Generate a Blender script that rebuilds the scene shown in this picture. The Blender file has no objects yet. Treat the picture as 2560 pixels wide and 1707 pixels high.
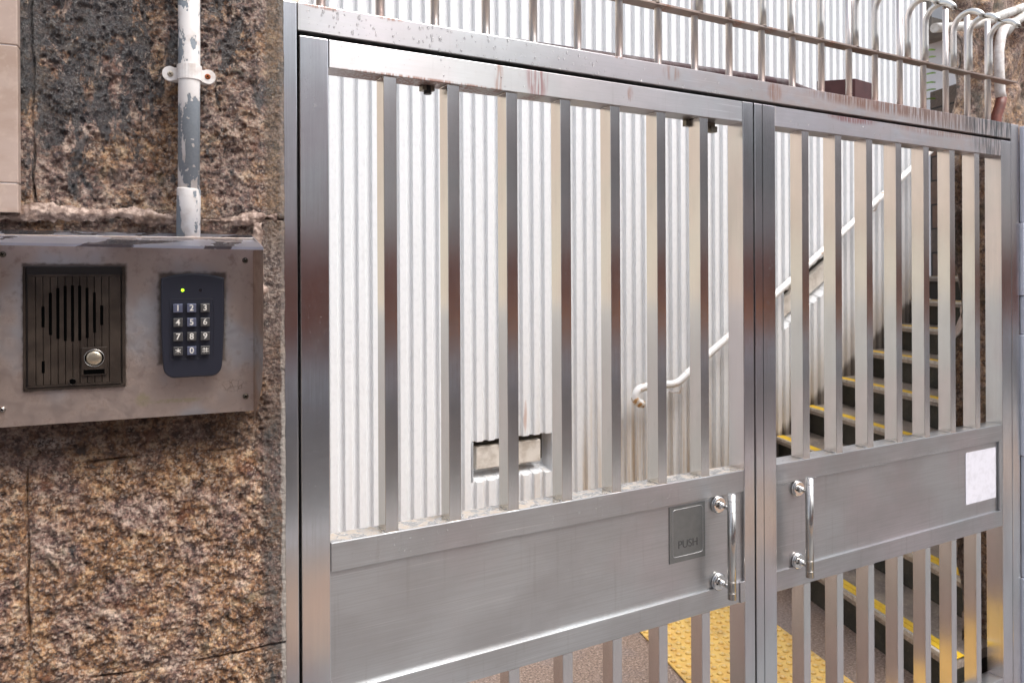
import bpy, bmesh, math, random
import numpy as np
from mathutils import Vector, Matrix

random.seed(7)
rng = np.random.default_rng(11)
S = bpy.context.scene
COL = S.collection
R = math.radians
H = 1.335                      # camera height above the paving
WA = 0.39 - 0.5098             # the stone wall is turned a little against the gate

# ---------------------------------------------------------------- camera
cd = bpy.data.cameras.new('camera')
cam = bpy.data.objects.new('camera', cd); COL.objects.link(cam)
cd.sensor_width = 36.0
cd.lens = 1901.89 / 2560 * 36.0
cd.shift_y = -(853.5 - 691.29) / 2560
cd.clip_start = 0.05; cd.clip_end = 500
cam.matrix_world = (Matrix.Translation((0, 0, H)) @ Matrix.Rotation(-0.5098, 4, 'Z')
                    @ Matrix.Rotation(R(90), 4, 'X') @ Matrix.Rotation(-0.0045, 4, 'Z'))
cd.dof.use_dof = True; cd.dof.focus_distance = 1.28; cd.dof.aperture_fstop = 11.0
S.camera = cam

# ---------------------------------------------------------------- world, sun, exposure
W = bpy.data.worlds.new('World'); S.world = W; W.use_nodes = True
nt = W.node_tree
sky = nt.nodes.new('ShaderNodeTexSky'); sky.sky_type = 'NISHITA'; sky.sun_disc = False
sky.sun_elevation = R(58); sky.sun_rotation = R(150); sky.air_density = 1.0; sky.dust_density = 4.0
hs = nt.nodes.new('ShaderNodeHueSaturation'); hs.inputs['Saturation'].default_value = 0.50
bg = nt.nodes['Background']; bg.inputs['Strength'].default_value = 0.15
nt.links.new(sky.outputs[0], hs.inputs['Color']); nt.links.new(hs.outputs[0], bg.inputs['Color'])
sl = bpy.data.lights.new('sun', 'SUN'); sl.energy = 1.2; sl.angle = R(35); sl.color = (1, .985, .965)
sun = bpy.data.objects.new('sun', sl); COL.objects.link(sun)
# direction towards the sun: azimuth measured like the sky's sun_rotation
az, el = R(150), R(58)
dirv = Vector((math.sin(az) * math.cos(el), math.cos(az) * math.cos(el), math.sin(el)))
sun.rotation_euler = dirv.to_track_quat('Z', 'Y').to_euler()
S.view_settings.view_transform = 'Standard'; S.view_settings.look = 'None'
S.view_settings.exposure = 0.95; S.view_settings.gamma = 1.0
S.render.film_transparent = False

# ---------------------------------------------------------------- node helpers
class NT:
    def __init__(s, name):
        s.m = bpy.data.materials.new(name); s.m.use_nodes = True
        s.t = s.m.node_tree; s.n = s.t.nodes; s.b = s.n['Principled BSDF']
        tc = s.n.new('ShaderNodeTexCoord'); s.co = tc.outputs['Object']
    def val(s, v, sock):
        if isinstance(v, (int, float)): sock.default_value = v
        elif isinstance(v, (tuple, list)):
            sock.default_value = tuple(v) + ((1,) if len(v) == 3 and sock.type == 'RGBA' else ())
        else: s.t.links.new(v, sock)
    def map(s, scale=(1, 1, 1), loc=(0, 0, 0), rot=(0, 0, 0)):
        n = s.n.new('ShaderNodeMapping'); s.t.links.new(s.co, n.inputs[0])
        n.inputs['Location'].default_value = loc; n.inputs['Rotation'].default_value = rot
        n.inputs['Scale'].default_value = scale
        return n.outputs[0]
    def noise(s, scale, vec=None, detail=4, rough=.55, dist=0.0):
        n = s.n.new('ShaderNodeTexNoise'); s.t.links.new(vec if vec else s.co, n.inputs['Vector'])
        n.inputs['Scale'].default_value = scale; n.inputs['Detail'].default_value = detail
        n.inputs['Roughness'].default_value = rough; n.inputs['Distortion'].default_value = dist
        return n.outputs['Fac']
    def vor(s, scale, vec=None, feature='F1', out='Distance'):
        n = s.n.new('ShaderNodeTexVoronoi'); n.feature = feature
        s.t.links.new(vec if vec else s.co, n.inputs['Vector']); n.inputs['Scale'].default_value = scale
        return n.outputs[out]
    def ramp(s, f, stops, interp='LINEAR'):
        n = s.n.new('ShaderNodeValToRGB'); s.val(f, n.inputs[0]); cr = n.color_ramp; cr.interpolation = interp
        while len(cr.elements) < len(stops): cr.elements.new(0.5)
        for e, (p, c) in zip(cr.elements, stops):
            e.position = p
            e.color = (c, c, c, 1) if isinstance(c, (int, float)) else tuple(c) + (1,)
        return n.outputs[0]
    def mix(s, f, a, b, mode='MIX'):
        n = s.n.new('ShaderNodeMix'); n.data_type = 'RGBA'; n.blend_type = mode
        s.val(f, n.inputs['Factor']); s.val(a, n.inputs['A'] if False else n.inputs[6]); s.val(b, n.inputs[7])
        return n.outputs[2]
    def math(s, op, a, b=0.0, clamp=False):
        n = s.n.new('ShaderNodeMath'); n.operation = op; n.use_clamp = clamp
        s.val(a, n.inputs[0]); s.val(b, n.inputs[1]); return n.outputs[0]
    def sep(s, vec=None):
        n = s.n.new('ShaderNodeSeparateXYZ'); s.t.links.new(vec if vec else s.co, n.inputs[0])
        return n.outputs
    def rng(s, v, a, b, c=0.0, d=1.0):
        n = s.n.new('ShaderNodeMapRange'); n.interpolation_type = 'SMOOTHSTEP'
        s.val(v, n.inputs[0]); n.inputs[1].default_value = a; n.inputs[2].default_value = b
        n.inputs[3].default_value = c; n.inputs[4].default_value = d
        return n.outputs[0]
    def spot(s, x, z, wx, wz, ax=0, az_=2):
        o = s.sep()
        a = s.math('DIVIDE', s.math('SUBTRACT', o[ax], x), wx); b = s.math('DIVIDE', s.math('SUBTRACT', o[az_], z), wz)
        r = s.math('ADD', s.math('MULTIPLY', a, a), s.math('MULTIPLY', b, b))
        return s.rng(r, 0.15, 1.0, 1.0, 0.0)
    def bump(s, h, strength=.5, dist=.002, normal=None):
        n = s.n.new('ShaderNodeBump'); s.val(h, n.inputs['Height'])
        n.inputs['Strength'].default_value = strength; n.inputs['Distance'].default_value = dist
        if normal: s.t.links.new(normal, n.inputs['Normal'])
        s.t.links.new(n.outputs[0], s.b.inputs['Normal']); return n.outputs[0]
    def out(s, color=None, rough=None, metal=None, **kw):
        if color is not None: s.val(color, s.b.inputs['Base Color'])
        if rough is not None: s.val(rough, s.b.inputs['Roughness'])
        if metal is not None: s.val(metal, s.b.inputs['Metallic'])
        for k, v in kw.items(): s.val(v, s.b.inputs[k.replace('_', ' ')])
        return s.m

def simple(name, color, rough=.6, metal=0.0, **kw):
    return NT(name).out(color, rough, metal, **kw)

# ---------------------------------------------------------------- materials
def steel(name, brush='v', base=(.60, .585, .565), rough=.30, stains=(), aniso=.82, dirt=.5, grain=.2, film=None):
    m = NT(name)
    # brush lines: long in the brushing direction, fine across it
    sc = (420, 420, 5) if brush == 'v' else (5, 420, 420)
    lines = m.noise(1.0, m.map(sc), detail=3)
    big = m.noise(9.0, m.map((1, 1, .35) if brush == 'v' else (.5, 1, 1)), detail=5)
    blot = m.noise(38.0, detail=5, rough=.65)
    tint = m.noise(3.2, m.map((1, 1, .8), loc=(4, 2, 6)), detail=3)
    b1 = tuple(x * y for x, y in zip(base, (.97, 1.0, 1.01))); b2 = tuple(x * y for x, y in zip(base, (1.0, .94, .955)))
    col = m.mix(m.rng(tint, .40, .60), b1, b2)
    col = m.mix(m.rng(big, .35, .7), col, m.mix(.5, col, (base[0] * .70, base[1] * .68, base[2] * .675)))
    col = m.mix(m.math('MULTIPLY', m.rng(lines, .42, .66), grain), col, (.38, .375, .37))
    if brush == 'h':   # a few long scratches and dried drip marks
        col = m.mix(m.math('MULTIPLY', m.rng(m.noise(1.0, m.map((2.5, 260, 260), loc=(7, 3, 1), rot=(0, R(1.2), 0)), detail=2), .66, .70), .35), col, (.75, .75, .75))
        col = m.mix(m.math('MULTIPLY', m.rng(m.noise(1.0, m.map((90, 90, 4.5), loc=(2, 2, 5)), detail=4), .58, .70), .16), col, (.30, .28, .27))
    run = m.noise(1.0, m.map((110, 110, 6)), detail=3)
    d = m.math('MULTIPLY', m.rng(blot, .56, .74), m.rng(run, .45, .65))
    col = m.mix(m.math('MULTIPLY', d, dirt), col, (.20, .145, .10))
    ro = m.math('ADD', m.rng(blot, .3, .75, rough - .01, rough + .02), m.math('MULTIPLY', m.rng(lines, .3, .7), .03))
    metal = m.math('SUBTRACT', 1.0, m.math('MULTIPLY', d, dirt * .8))
    if film:    # thin brown film of dirt on the sheltered right half
        k = m.math('MULTIPLY', m.rng(m.sep()[0], *film), m.rng(m.noise(1.0, m.map((24, 24, 40)), detail=5), .35, .6, .35, 1))
        col = m.mix(m.math('MULTIPLY', k, .55), col, (.40, .30, .26)); metal = m.math('SUBTRACT', metal, m.math('MULTIPLY', k, .35))
    for (x, z, wx, wz, c, amt) in stains:
        k = m.math('MULTIPLY', m.spot(x, z, wx, wz), m.rng(m.noise(1.0, m.map((190, 190, 11)), detail=6, rough=.6), .40, .56))
        k = m.math('MULTIPLY', k, amt)
        col = m.mix(k, col, c)
        metal = m.math('MULTIPLY', metal, m.math('SUBTRACT', 1.0, m.math('MULTIPLY', k, .8)))
        ro = m.math('ADD', ro, m.math('MULTIPLY', k, .12))
    tg = m.n.new('ShaderNodeCombineXYZ')
    if brush == 'v': tg.inputs[0].default_value = 1; tg.inputs[1].default_value = .9; tg.inputs[2].default_value = 0
    else: tg.inputs[0].default_value = 0.0; tg.inputs[1].default_value = .25; tg.inputs[2].default_value = 1
    m.t.links.new(tg.outputs[0], m.b.inputs['Tangent'])
    m.bump(m.noise(9, detail=2), .05, .003)
    return m.out(col, ro, metal, Anisotropic=aniso)

RUST = (.22, .075, .03); RED = (.20, .045, .045); BLK = (.035, .04, .045)
ST_V = steel('brushed_steel_upright', 'v', base=(.70, .69, .69), rough=.20, dirt=.03, grain=.10)
ST_BAR = steel('brushed_steel_bar', 'v', base=(.78, .76, .73), rough=.21, dirt=.06, grain=.05)
ST_H = steel('brushed_steel_rail', 'h', base=(.49, .49, .49), rough=.34, dirt=.15,
             stains=[(.787, H + .40, .03, .07, RED, .65), (.70, H + .385, .012, .06, RUST, .5), (1.02, H + .39, .010, .02, RUST, .6),
                     (.55, H + .362, .2, .006, RUST, .7)])
ST_HR = steel('brushed_steel_rail_weathered', 'h', film=(1.3, 2.4), base=(.50, .50, .51), rough=.36, dirt=.5,
              stains=[(1.75, H + .41, .12, .018, RED, .8), (2.1, H + .41, .25, .02, RUST, .5), (2.42, H + .39, .16, .05, BLK, .85)])
ST_HEAD = steel('brushed_steel_header', 'h', base=(.47, .47, .475), rough=.30, dirt=.12, aniso=.7, film=(.8, 1.7),
                stains=[(.36, H + .465, .05, .006, RUST, .6), (.48, H + .465, .03, .006, RUST, .6), (.99, H + .466, .02, .006, RUST, .6),
                        (1.135, H + .45, .03, .022, RUST, .5), (1.46, H + .445, .03, .03, RUST, .6),
                        (1.9, H + .46, .38, .03, (.20, .10, .07), .95), (2.2, H + .45, .3, .04, (.16, .10, .08), .9),
                        (2.42, H + .45, .22, .06, BLK, .95)])
ST_P = steel('brushed_steel_sheet', 'h', base=(.53, .53, .535), rough=.34, dirt=.10, aniso=.6, grain=.34)
ST_ROD = steel('dull_steel_rod', 'v', base=(.80, .775, .73), rough=.40, dirt=.6, grain=0.0, aniso=.2)
ST_FLAT = steel('rusty_flat_steel', 'h', base=(.34, .28, .24), rough=.5, dirt=1.0, aniso=.1,
                stains=[(x, H + .60, .02, .03, RUST, .6) for x in (.9, 1.13, 1.35, 1.46, 1.68, 2.0)])
CHROME = NT('polished_steel'); CHROME = CHROME.out((.72, .70, .67), .09, 1.0)
ST_SATIN = simple('satin_steel', (.54, .52, .49), .24, 1.0)
DARKGAP = simple('black_bolt_and_gap_shade', (.012, .011, .010), .6)  # near-black: paints the shade in the gate's gaps; also seam and bolt

def mat_box():
    m = NT('stained_steel_box')
    sm = m.noise(7, m.map((1, 1, 1), (3, 1, 4)), detail=3); bl = m.noise(60, detail=6, rough=.7)
    li = m.noise(1.0, m.map((30, 900, 900)), detail=2)
    c = m.mix(m.rng(sm, .42, .58), (.53, .43, .375), (.53, .52, .53))
    c = m.mix(m.math('MULTIPLY', m.rng(bl, .5, .72), .45), c, (.20, .12, .085))
    # grime round the two cut-outs, plus painted shade over the panel's top: brown ring just outside the panel and the keypad
    o = m.sep()
    def ring(x0, x1, z0, z1, w):
        dx = m.math('MAXIMUM', m.math('SUBTRACT', x0, o[0]), m.math('SUBTRACT', o[0], x1))
        dz = m.math('MAXIMUM', m.math('SUBTRACT', z0, o[2]), m.math('SUBTRACT', o[2], z1))
        return m.rng(m.math('ADD', m.math('MAXIMUM', dx, dz), m.math('MULTIPLY', m.noise(120, detail=4), w * 1.4)), w * .5, w * 1.5, 1, 0)
    g = m.math('MAXIMUM', ring(-.2138, -.094, -.1475, .0185, .0048), ring(-.0515, .0335, -.118, .0062, .0062))
    c = m.mix(m.math('MULTIPLY', g, .85), c, (.055, .032, .02))
    k = m.math('MULTIPLY', m.math('MAXIMUM', m.spot(-.073, -.168, .012, .012), m.spot(-.03, -.172, .05, .004)), m.rng(bl, .42, .55))
    c = m.mix(m.math('MULTIPLY', k, .8), c, (.42, .36, .24))
    k2 = m.math('MULTIPLY', m.spot(.045, -.155, .02, .012), m.rng(m.vor(130, feature='DISTANCE_TO_EDGE'), .0, .08, 1, 0))
    c = m.mix(m.math('MULTIPLY', k2, .6), c, (.12, .08, .05))
    m.bump(m.math('ADD', li, m.math('MULTIPLY', bl, .6)), .12, .0006)
    m.b.inputs['Tangent']
    return m.out(c, m.rng(bl, .3, .7, .34, .52), m.math('SUBTRACT', .9, m.math('MULTIPLY', g, .8)))
BOXM = mat_box()

def mat_hood():
    m = NT('wet_steel_hood')
    n = m.noise(16, m.map((.8, 1, 1)), detail=3, dist=.6)
    wet = m.rng(n, .47, .50)
    c = m.mix(wet, (.50, .52, .58), (.82, .84, .92))
    m.bump(m.noise(90, detail=3), .1, .0006)
    return m.out(c, m.math('ADD', m.math('MULTIPLY', wet, .22), .10), .92)
HOODM = mat_hood()

def mat_stone(name='wet_rough_granite', dark=True, gold=1.0, side=False):
    m = NT(name)
    o = m.sep()
    big = m.noise(5.5, m.map(loc=(2, 7, 1)), detail=4)
    mid = m.noise(62, detail=7, rough=.70, dist=.15)
    fine = m.noise(240, detail=4, rough=.75)
    spk = m.noise(420, detail=3, rough=.8)
    warm = m.ramp(mid, [(.34, (.028, .014, .008)), (.43, (.17, .078, .036)), (.52, (.47, .235, .10)), (.62, (.86, .60, .36))])
    mauve = m.ramp(mid, [(.34, (.028, .016, .014)), (.43, (.16, .082, .068)), (.52, (.41, .25, .195)), (.62, (.80, .61, .50))])
    c = m.mix(m.rng(m.math('ADD', m.noise(13, m.map(loc=(5, 0, 3)), detail=6), m.rng(o[2], .1, -.45, -.01, .05)), .42, .60), mauve, warm)
    cell = m.vor(330, out='Color'); cs = m.n.new('ShaderNodeSeparateColor'); m.t.links.new(cell, cs.inputs[0])
    c = m.mix(m.math('MULTIPLY', m.rng(m.noise(85, m.map(loc=(3, 3, 9)), detail=5, rough=.7), .56, .64), .7), c, (.085, .045, .060))
    c = m.mix(m.math('MULTIPLY', m.rng(cs.outputs[0], .62, .90), .6), c, (.74, .58, .46))
    c = m.mix(m.math('MULTIPLY', m.rng(cs.outputs[1], .70, .95), .6), c, (.035, .025, .022))
    c = m.mix(m.math('MULTIPLY', m.rng(fine, .52, .72), .45), c, (.52, .40, .30))
    c = m.mix(m.math('MULTIPLY', m.rng(fine, .50, .32), .55), c, (.03, .02, .016))
    c = m.mix(m.math('MULTIPLY', m.rng(m.noise(22, m.map(loc=(9, 2, 2)), detail=5), .60, .70), .6), c, (.24, .075, .030))
    c = m.mix(m.math('MULTIPLY', m.rng(m.noise(30, m.map(loc=(1, 8, 6)), detail=5), .62, .72), .5), c, (.10, .10, .05))
    rough = .52; wet = .3
    if dark:
        st = m.noise(1.0, m.map((30, 30, 12), rot=(0, R(-24), 0)), detail=8, rough=.70, dist=.5)
        up = m.rng(o[2], .08, .34)
        left = m.rng(o[0], .06, -.20)
        reg = m.math('ADD', m.math('MULTIPLY', up, .16), m.math('MULTIPLY', m.math('MULTIPLY', left, m.rng(o[2], -.1, .2)), .11))
        sm = m.rng(m.math('ADD', st, reg), .655, .72)
        c = m.mix(m.rng(o[2], -.12, .20, 0, .40), c, m.mix(.5, (.0, .0, .0), c, 'MIX'))
        c = m.mix(m.math('MULTIPLY', sm, .84), c, (.014, .016, .022))
        # narrow black stains low on the blocks, and the pale efflorescence and dark bands near the right edge
        s2 = m.rng(m.noise(1.0, m.map((42, 42, 14), loc=(4, 4, 4)), detail=5), .63, .72)
        c = m.mix(m.math('MULTIPLY', s2, .85), c, (.03, .032, .035))
        under = m.math('MULTIPLY', m.rng(o[2], -.275, -.235), m.rng(o[2], -.17, -.20, 0, 1))
        under = m.rng(o[2], -.29, -.23, 0, 1)
        under = m.math('MULTIPLY', under, m.rng(o[2], .09, .05, 0, 1))
        c = m.mix(m.math('MULTIPLY', under, .62), c, (.045, .022, .014))
        low = m.math('MULTIPLY', m.rng(o[0], .082, .094), m.rng(o[2], -.15, -.26))
        c = m.mix(m.math('MULTIPLY', m.math('MULTIPLY', low, m.rng(mid, .35, .6)), .85), c, (.055, .055, .055))
        eff = m.math('MULTIPLY', m.spot(.10, .0, .022, .12), m.rng(fine, .50, .60))
        c = m.mix(m.math('MULTIPLY', eff, .55), c, (.60, .50, .42))
        mar = m.math('MULTIPLY', m.rng(o[0], .090, .100), m.rng(o[2], .02, .10))
        c = m.mix(m.math('MULTIPLY', mar, .55), c, m.mix(m.rng(spk, .4, .6), (.035, .026, .012), (.22, .13, .05)))
        pl = m.rng(m.math('ADD', o[0], m.math('MULTIPLY', m.noise(60, detail=4), .012)), .1205, .1235)
        pl = m.math('MULTIPLY', pl, m.rng(o[2], .0, -.25, .25, 1))
        c = m.mix(m.math('MULTIPLY', pl, .8), c, (.48, .43, .38))
        ws = m.math('MULTIPLY', m.spot(-.19, -.228, .035, .010), m.rng(fine, .45, .55))
        c = m.mix(m.math('MULTIPLY', ws, .5), c, (.55, .47, .42))
        wet = m.math('ADD', m.math('MULTIPLY', sm, .35), m.rng(o[2], -.25, .12, 0, .65))
        rough = m.math('SUBTRACT', .60, m.math('MULTIPLY', wet, .40))
    else:
        gr = m.rng(m.noise(9, detail=5), .5, .66)
        c = m.mix(m.math('MULTIPLY', gr, .55), c, (.055, .055, .022))
        lk = m.rng(o[0], 2.62, 2.42)  # left edge darkened in the colour, as if in the pillar's shade
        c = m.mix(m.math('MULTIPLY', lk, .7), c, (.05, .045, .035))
    hgt = m.math('ADD', m.math('MULTIPLY', mid, .9), m.math('ADD', m.math('MULTIPLY', fine, .9), m.math('MULTIPLY', spk, .45)))
    m.bump(hgt, 1.0, .0060)
    cn = m.n.new('ShaderNodeBump'); m.val(hgt, cn.inputs['Height']); cn.inputs['Strength'].default_value = 1.0; cn.inputs['Distance'].default_value = .010
    m.t.links.new(cn.outputs[0], m.b.inputs['Coat Normal'])
    return m.out(c, rough, 0.0, Specular_IOR_Level=.6, Coat_Weight=(m.math('ADD', wet, .1) if dark else .2), Coat_Roughness=.10)
STONE = mat_stone()
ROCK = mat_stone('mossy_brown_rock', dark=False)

def mat_mortar():
    m = NT('flaking_pink_mortar')
    f = m.noise(80, detail=6, rough=.7)
    c = m.mix(m.rng(f, .42, .66), (.20, .13, .10), (.58, .44, .36))
    c = m.mix(m.math('MULTIPLY', m.rng(m.noise(26, detail=3), .54, .66), .7), c, (.12, .07, .045))
    m.bump(f, .8, .003)
    return m.out(c, .55)
MORTAR = mat_mortar()

def mat_peel():
    m = NT('peeling_white_paint')
    o = m.sep()
    n = m.noise(1.0, m.map((34, 34, 16), loc=(.6, 0, 2.35)), detail=5, rough=.62, dist=.35)
    bare = m.rng(n, .545, .555)
    spots = m.rng(m.noise(120, detail=2), .66, .67)
    low = m.spot(-.012, .20, .04, .075)
    bare = m.math('MAXIMUM', bare, m.math('MULTIPLY', m.rng(m.math('ADD', n, m.math('MULTIPLY', low, .13)), .560, .570), 1.0))
    bare = m.math('SUBTRACT', bare, spots, clamp=True)
    g = m.noise(300, detail=3)
    grey = m.mix(g, (.20, .23, .26), (.30, .33, .36))
    white = m.mix(m.rng(m.noise(50, detail=4), .45, .7), (.80, .77, .75), (.66, .60, .56))
    c = m.mix(bare, white, grey)
    m.bump(m.math('SUBTRACT', 1.0, bare), .9, .0012)
    return m.out(c, .42)
PEEL = mat_peel()
def mat_paint(name, c1, c2, scale=40, rough=.5, bump=.3):
    m = NT(name); n = m.noise(scale, detail=5, rough=.65)
    m.bump(n, bump, .002)
    return m.out(m.mix(m.rng(n, .4, .68), c1, c2), rough)
WHITEP = mat_paint('white_painted_metal', (.78, .75, .73), (.62, .56, .52), 60)
OLDWHITE = mat_paint('chipped_white_pipe_paint', (.72, .71, .68), (.34, .30, .25), 26)
REDBR = mat_paint('red_brown_pipe_paint', (.20, .055, .035), (.11, .03, .02), 30)
MAROON = mat_paint('maroon_pipe_paint', (.075, .028, .03), (.16, .13, .13), 30)
DARKRED = mat_paint('dark_red_painted_steel', (.085, .028, .028), (.06, .02, .02), 14)

def mat_clad():
    m = NT('pink_beige_cladding_stone')
    n = m.noise(8, m.map((1, 1, 2.5)), detail=5); f = m.noise(120, detail=4)
    c = m.mix(m.rng(n, .38, .62), (.41, .30, .24), (.48, .37, .315))
    c = m.mix(m.math('MULTIPLY', m.rng(f, .5, .7), .3), c, (.60, .48, .40))
    m.bump(f, .12, .0006)
    return m.out(c, .35)
CLAD = mat_clad()

def mat_concrete():
    m = NT('white_painted_ribbed_concrete')
    o = m.sep()
    drip = m.noise(1.0, m.map((55, 55, 9)), detail=5, rough=.6)
    f = m.noise(70, m.map((1, 1, .55)), detail=4)
    c = m.mix(m.rng(f, .45, .75), (.80, .815, .83), (.74, .755, .77))
    # cream and rust run-off stains, growing towards the bottom and under the rail
    st = m.rng(m.noise(1.0, m.map((26, 26, .9), loc=(3, 0, 0)), detail=4), .47, .68)
    low = m.rng(o[2], H - .25, H - 1.05, 0.0, 1)
    low = m.math('MULTIPLY', low, m.rng(o[0], 1.2, 2.3, .15, 1))
    c = m.mix(m.math('MULTIPLY', m.math('MULTIPLY', st, low), .55), c, (.55, .40, .24))
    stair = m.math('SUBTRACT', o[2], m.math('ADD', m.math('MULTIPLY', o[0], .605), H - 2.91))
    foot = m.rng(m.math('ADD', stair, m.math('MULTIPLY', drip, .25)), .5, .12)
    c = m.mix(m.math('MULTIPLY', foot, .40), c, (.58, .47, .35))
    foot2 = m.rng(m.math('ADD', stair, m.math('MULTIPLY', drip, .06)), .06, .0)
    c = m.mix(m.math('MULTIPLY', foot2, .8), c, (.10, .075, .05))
    dk = m.math('MULTIPLY', m.rng(drip, .62, .74), .14)
    c = m.mix(dk, c, (.45, .44, .42))
    rs = m.math('MULTIPLY', m.spot(1.725, H - .62, .012, .10), m.rng(drip, .35, .55))
    c = m.mix(m.math('MULTIPLY', rs, .6), c, (.45, .22, .14))
    rs = m.math('MULTIPLY', m.spot(2.45, H - .95, .22, .35), m.rng(m.noise(1.0, m.map((70, 70, 1))), .45, .6))
    c = m.mix(m.math('MULTIPLY', rs, .55), c, (.50, .38, .24))
    m.bump(m.math('ADD', m.noise(1.0, m.map((120, 120, 70)), detail=2), m.math('MULTIPLY', m.noise(22, detail=2), 1.2)), .35, .003)
    return m.out(c, .45)
CONC = mat_concrete()
DARKVOID = simple('dark_vent_inside', (.10, .09, .075), .9)
BOARD = mat_paint('weathered_pale_board', (.74, .70, .64), (.52, .47, .41), 14, .6)
CREAM = mat_paint('cream_plaster', (.80, .73, .62), (.74, .67, .55), 12, .7)
GREYW = mat_paint('pale_grey_plaster', (.62, .63, .63), (.56, .57, .57), 12, .7)

def mat_step(name, base, dk, wet=.5):
    m = NT(name)
    n = m.noise(9, detail=5); f = m.noise(140, detail=5, rough=.7)
    c = m.mix(m.rng(n, .35, .65), base, dk)
    c = m.mix(m.math('MULTIPLY', m.rng(f, .5, .7), .5), c, tuple(min(1, x * 2.6) for x in base))
    m.bump(f, .5, .002)
    return m.out(c, wet)
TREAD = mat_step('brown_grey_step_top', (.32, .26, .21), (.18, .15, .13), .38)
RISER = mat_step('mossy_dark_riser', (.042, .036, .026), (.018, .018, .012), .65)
MASON = None
def mat_mason():
    m = NT('brown_stone_courses')
    br = m.n.new('ShaderNodeTexBrick'); m.t.links.new(m.map(rot=(R(90), 0, 0)), br.inputs[0])
    br.inputs['Scale'].default_value = 1.0; br.inputs['Brick Width'].default_value = .34; br.inputs['Row Height'].default_value = .165
    br.inputs['Mortar Size'].default_value = .006; br.inputs['Color1'].default_value = (.20, .11, .07, 1)
    br.inputs['Color2'].default_value = (.13, .10, .08, 1); br.inputs['Mortar'].default_value = (.016, .013, .01, 1)
    n = m.noise(18, detail=6, rough=.7)
    c = m.mix(m.rng(n, .35, .7), br.outputs['Color'], (.055, .048, .036), 'MIX')
    c = m.mix(.45, br.outputs['Color'], c)
    m.bump(m.math('SUBTRACT', m.noise(60, detail=5), m.math('MULTIPLY', br.outputs['Fac'], 1.5)), .7, .01)
    return m.out(c, .7)
MASON = mat_mason()

def mat_ground():
    m = NT('exposed_aggregate_paving')
    v = m.noise(120, detail=4, rough=.8); n = m.noise(5, detail=4); f = m.noise(75, detail=5, rough=.7)
    c = m.ramp(v, [(.34, (.05, .036, .032)), (.43, (.17, .115, .09)), (.54, (.33, .235, .185)), (.66, (.62, .50, .41))])
    c = m.mix(m.rng(n, .45, .65), c, m.mix(.35, c, (.26, .23, .23)))
    c = m.mix(m.math('MULTIPLY', m.rng(f, .56, .7), .4), c, (.40, .28, .20))
    m.bump(v, .6, .003)
    return m.out(c, m.rng(n, .35, .65, .28, .5))
GROUND = mat_ground()
def mat_tactile():
    m = NT('worn_yellow_tactile')
    n = m.noise(26, detail=5); f = m.noise(120, detail=4)
    o = m.sep()
    c = m.mix(m.rng(n, .38, .66), (.86, .58, .17), (.80, .48, .12))
    c = m.mix(m.rng(o[2], .0115, .013, 0, .35), c, (.74, .60, .38))  # dome tops painted paler as highlights
    c = m.mix(m.math('MULTIPLY', m.rng(f, .54, .72), .5), c, (.24, .16, .08))
    c = m.mix(m.math('MULTIPLY', m.rng(m.noise(7, detail=5), .5, .68), .45), c, (.36, .26, .15))
    m.bump(f, .4, .001)
    return m.out(c, .33)
TACT = mat_tactile()
YEL = mat_paint('yellow_nosing_paint', (.88, .58, .03), (.74, .44, .03), 60, .45)
WHN = mat_paint('white_step_edge', (.55, .50, .44), (.34, .29, .24), 50, .5)
KEYBODY = NT('navy_black_plastic'); KEYBODY.bump(KEYBODY.noise(900, detail=2), .15, .0003); KEYBODY = KEYBODY.out((.016, .017, .027), .40)
KEYM = simple('dull_metal_key', (.16, .155, .15), .33, .75)
KEYB = simple('bluish_metal_key', (.21, .23, .33), .30, .75)
INK = simple('pale_digit_paint', (.72, .68, .62), .4)
SPKM = NT('brown_black_metal'); SPKM.bump(SPKM.noise(300, detail=4), .3, .0006); SPKM = SPKM.out(SPKM.mix(SPKM.rng(SPKM.noise(30, detail=5), .4, .7), (.040, .029, .022), (.075, .056, .043)), .36, .35)
SPKB = simple('dark_bezel', (.018, .013, .011), .4)
BLACK = simple('black_slot', (.002, .002, .002), 1.0, 0.0, Specular_IOR_Level=0.0)
BRASS = simple('worn_nickel_button', (.50, .43, .32), .3, .85)
LED = NT('lit_green_lamp'); LED.b.inputs['Emission Color'].default_value = (.42, 1.0, .02, 1); LED.b.inputs['Emission Strength'].default_value = 1.6; LED = LED.out((.2, .6, .02), .3)
LEDOFF = simple('unlit_lamp', (.01, .01, .014), .15)
PAPER = NT('faded_white_paper'); PAPER = PAPER.out(PAPER.mix(PAPER.rng(PAPER.noise(60, detail=5), .4, .7), (.74, .73, .79), (.66, .65, .70)), .5)
PUSHM = NT('brushed_dark_plate'); PUSHM = PUSHM.out(PUSHM.mix(PUSHM.noise(80, detail=4), (.20, .21, .21), (.27, .28, .275)), .38, .85)
ENGR = simple('dark_engraving', (.08, .08, .08), .5, .4)
ENGL = simple('light_engraving', (.45, .45, .45), .35, .8)
RUSTSC = NT('rusty_screw'); RUSTSC = RUSTSC.out(RUSTSC.mix(RUSTSC.noise(500, detail=3), (.50, .13, .02), (.20, .05, .015)), .6)
BEIGESC = simple('painted_screw', (.55, .48, .38), .5)
SCREWM = simple('dull_screw', (.16, .14, .11), .35, .8)
DROP = NT('water'); DROP = DROP.out((1, 1, 1), .02, 0.0, IOR=1.33, Transmission_Weight=.75)
LEAF = NT('bright_green_leaf'); LEAF = LEAF.out(LEAF.mix(LEAF.noise(30), (.20, .45, .03), (.38, .65, .06)), .4)
STEM = simple('dark_stem', (.06, .07, .04), .6)
BLDW = mat_paint('white_render_wall', (.82, .82, .82), (.76, .76, .76), 3, .7, .1)
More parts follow.
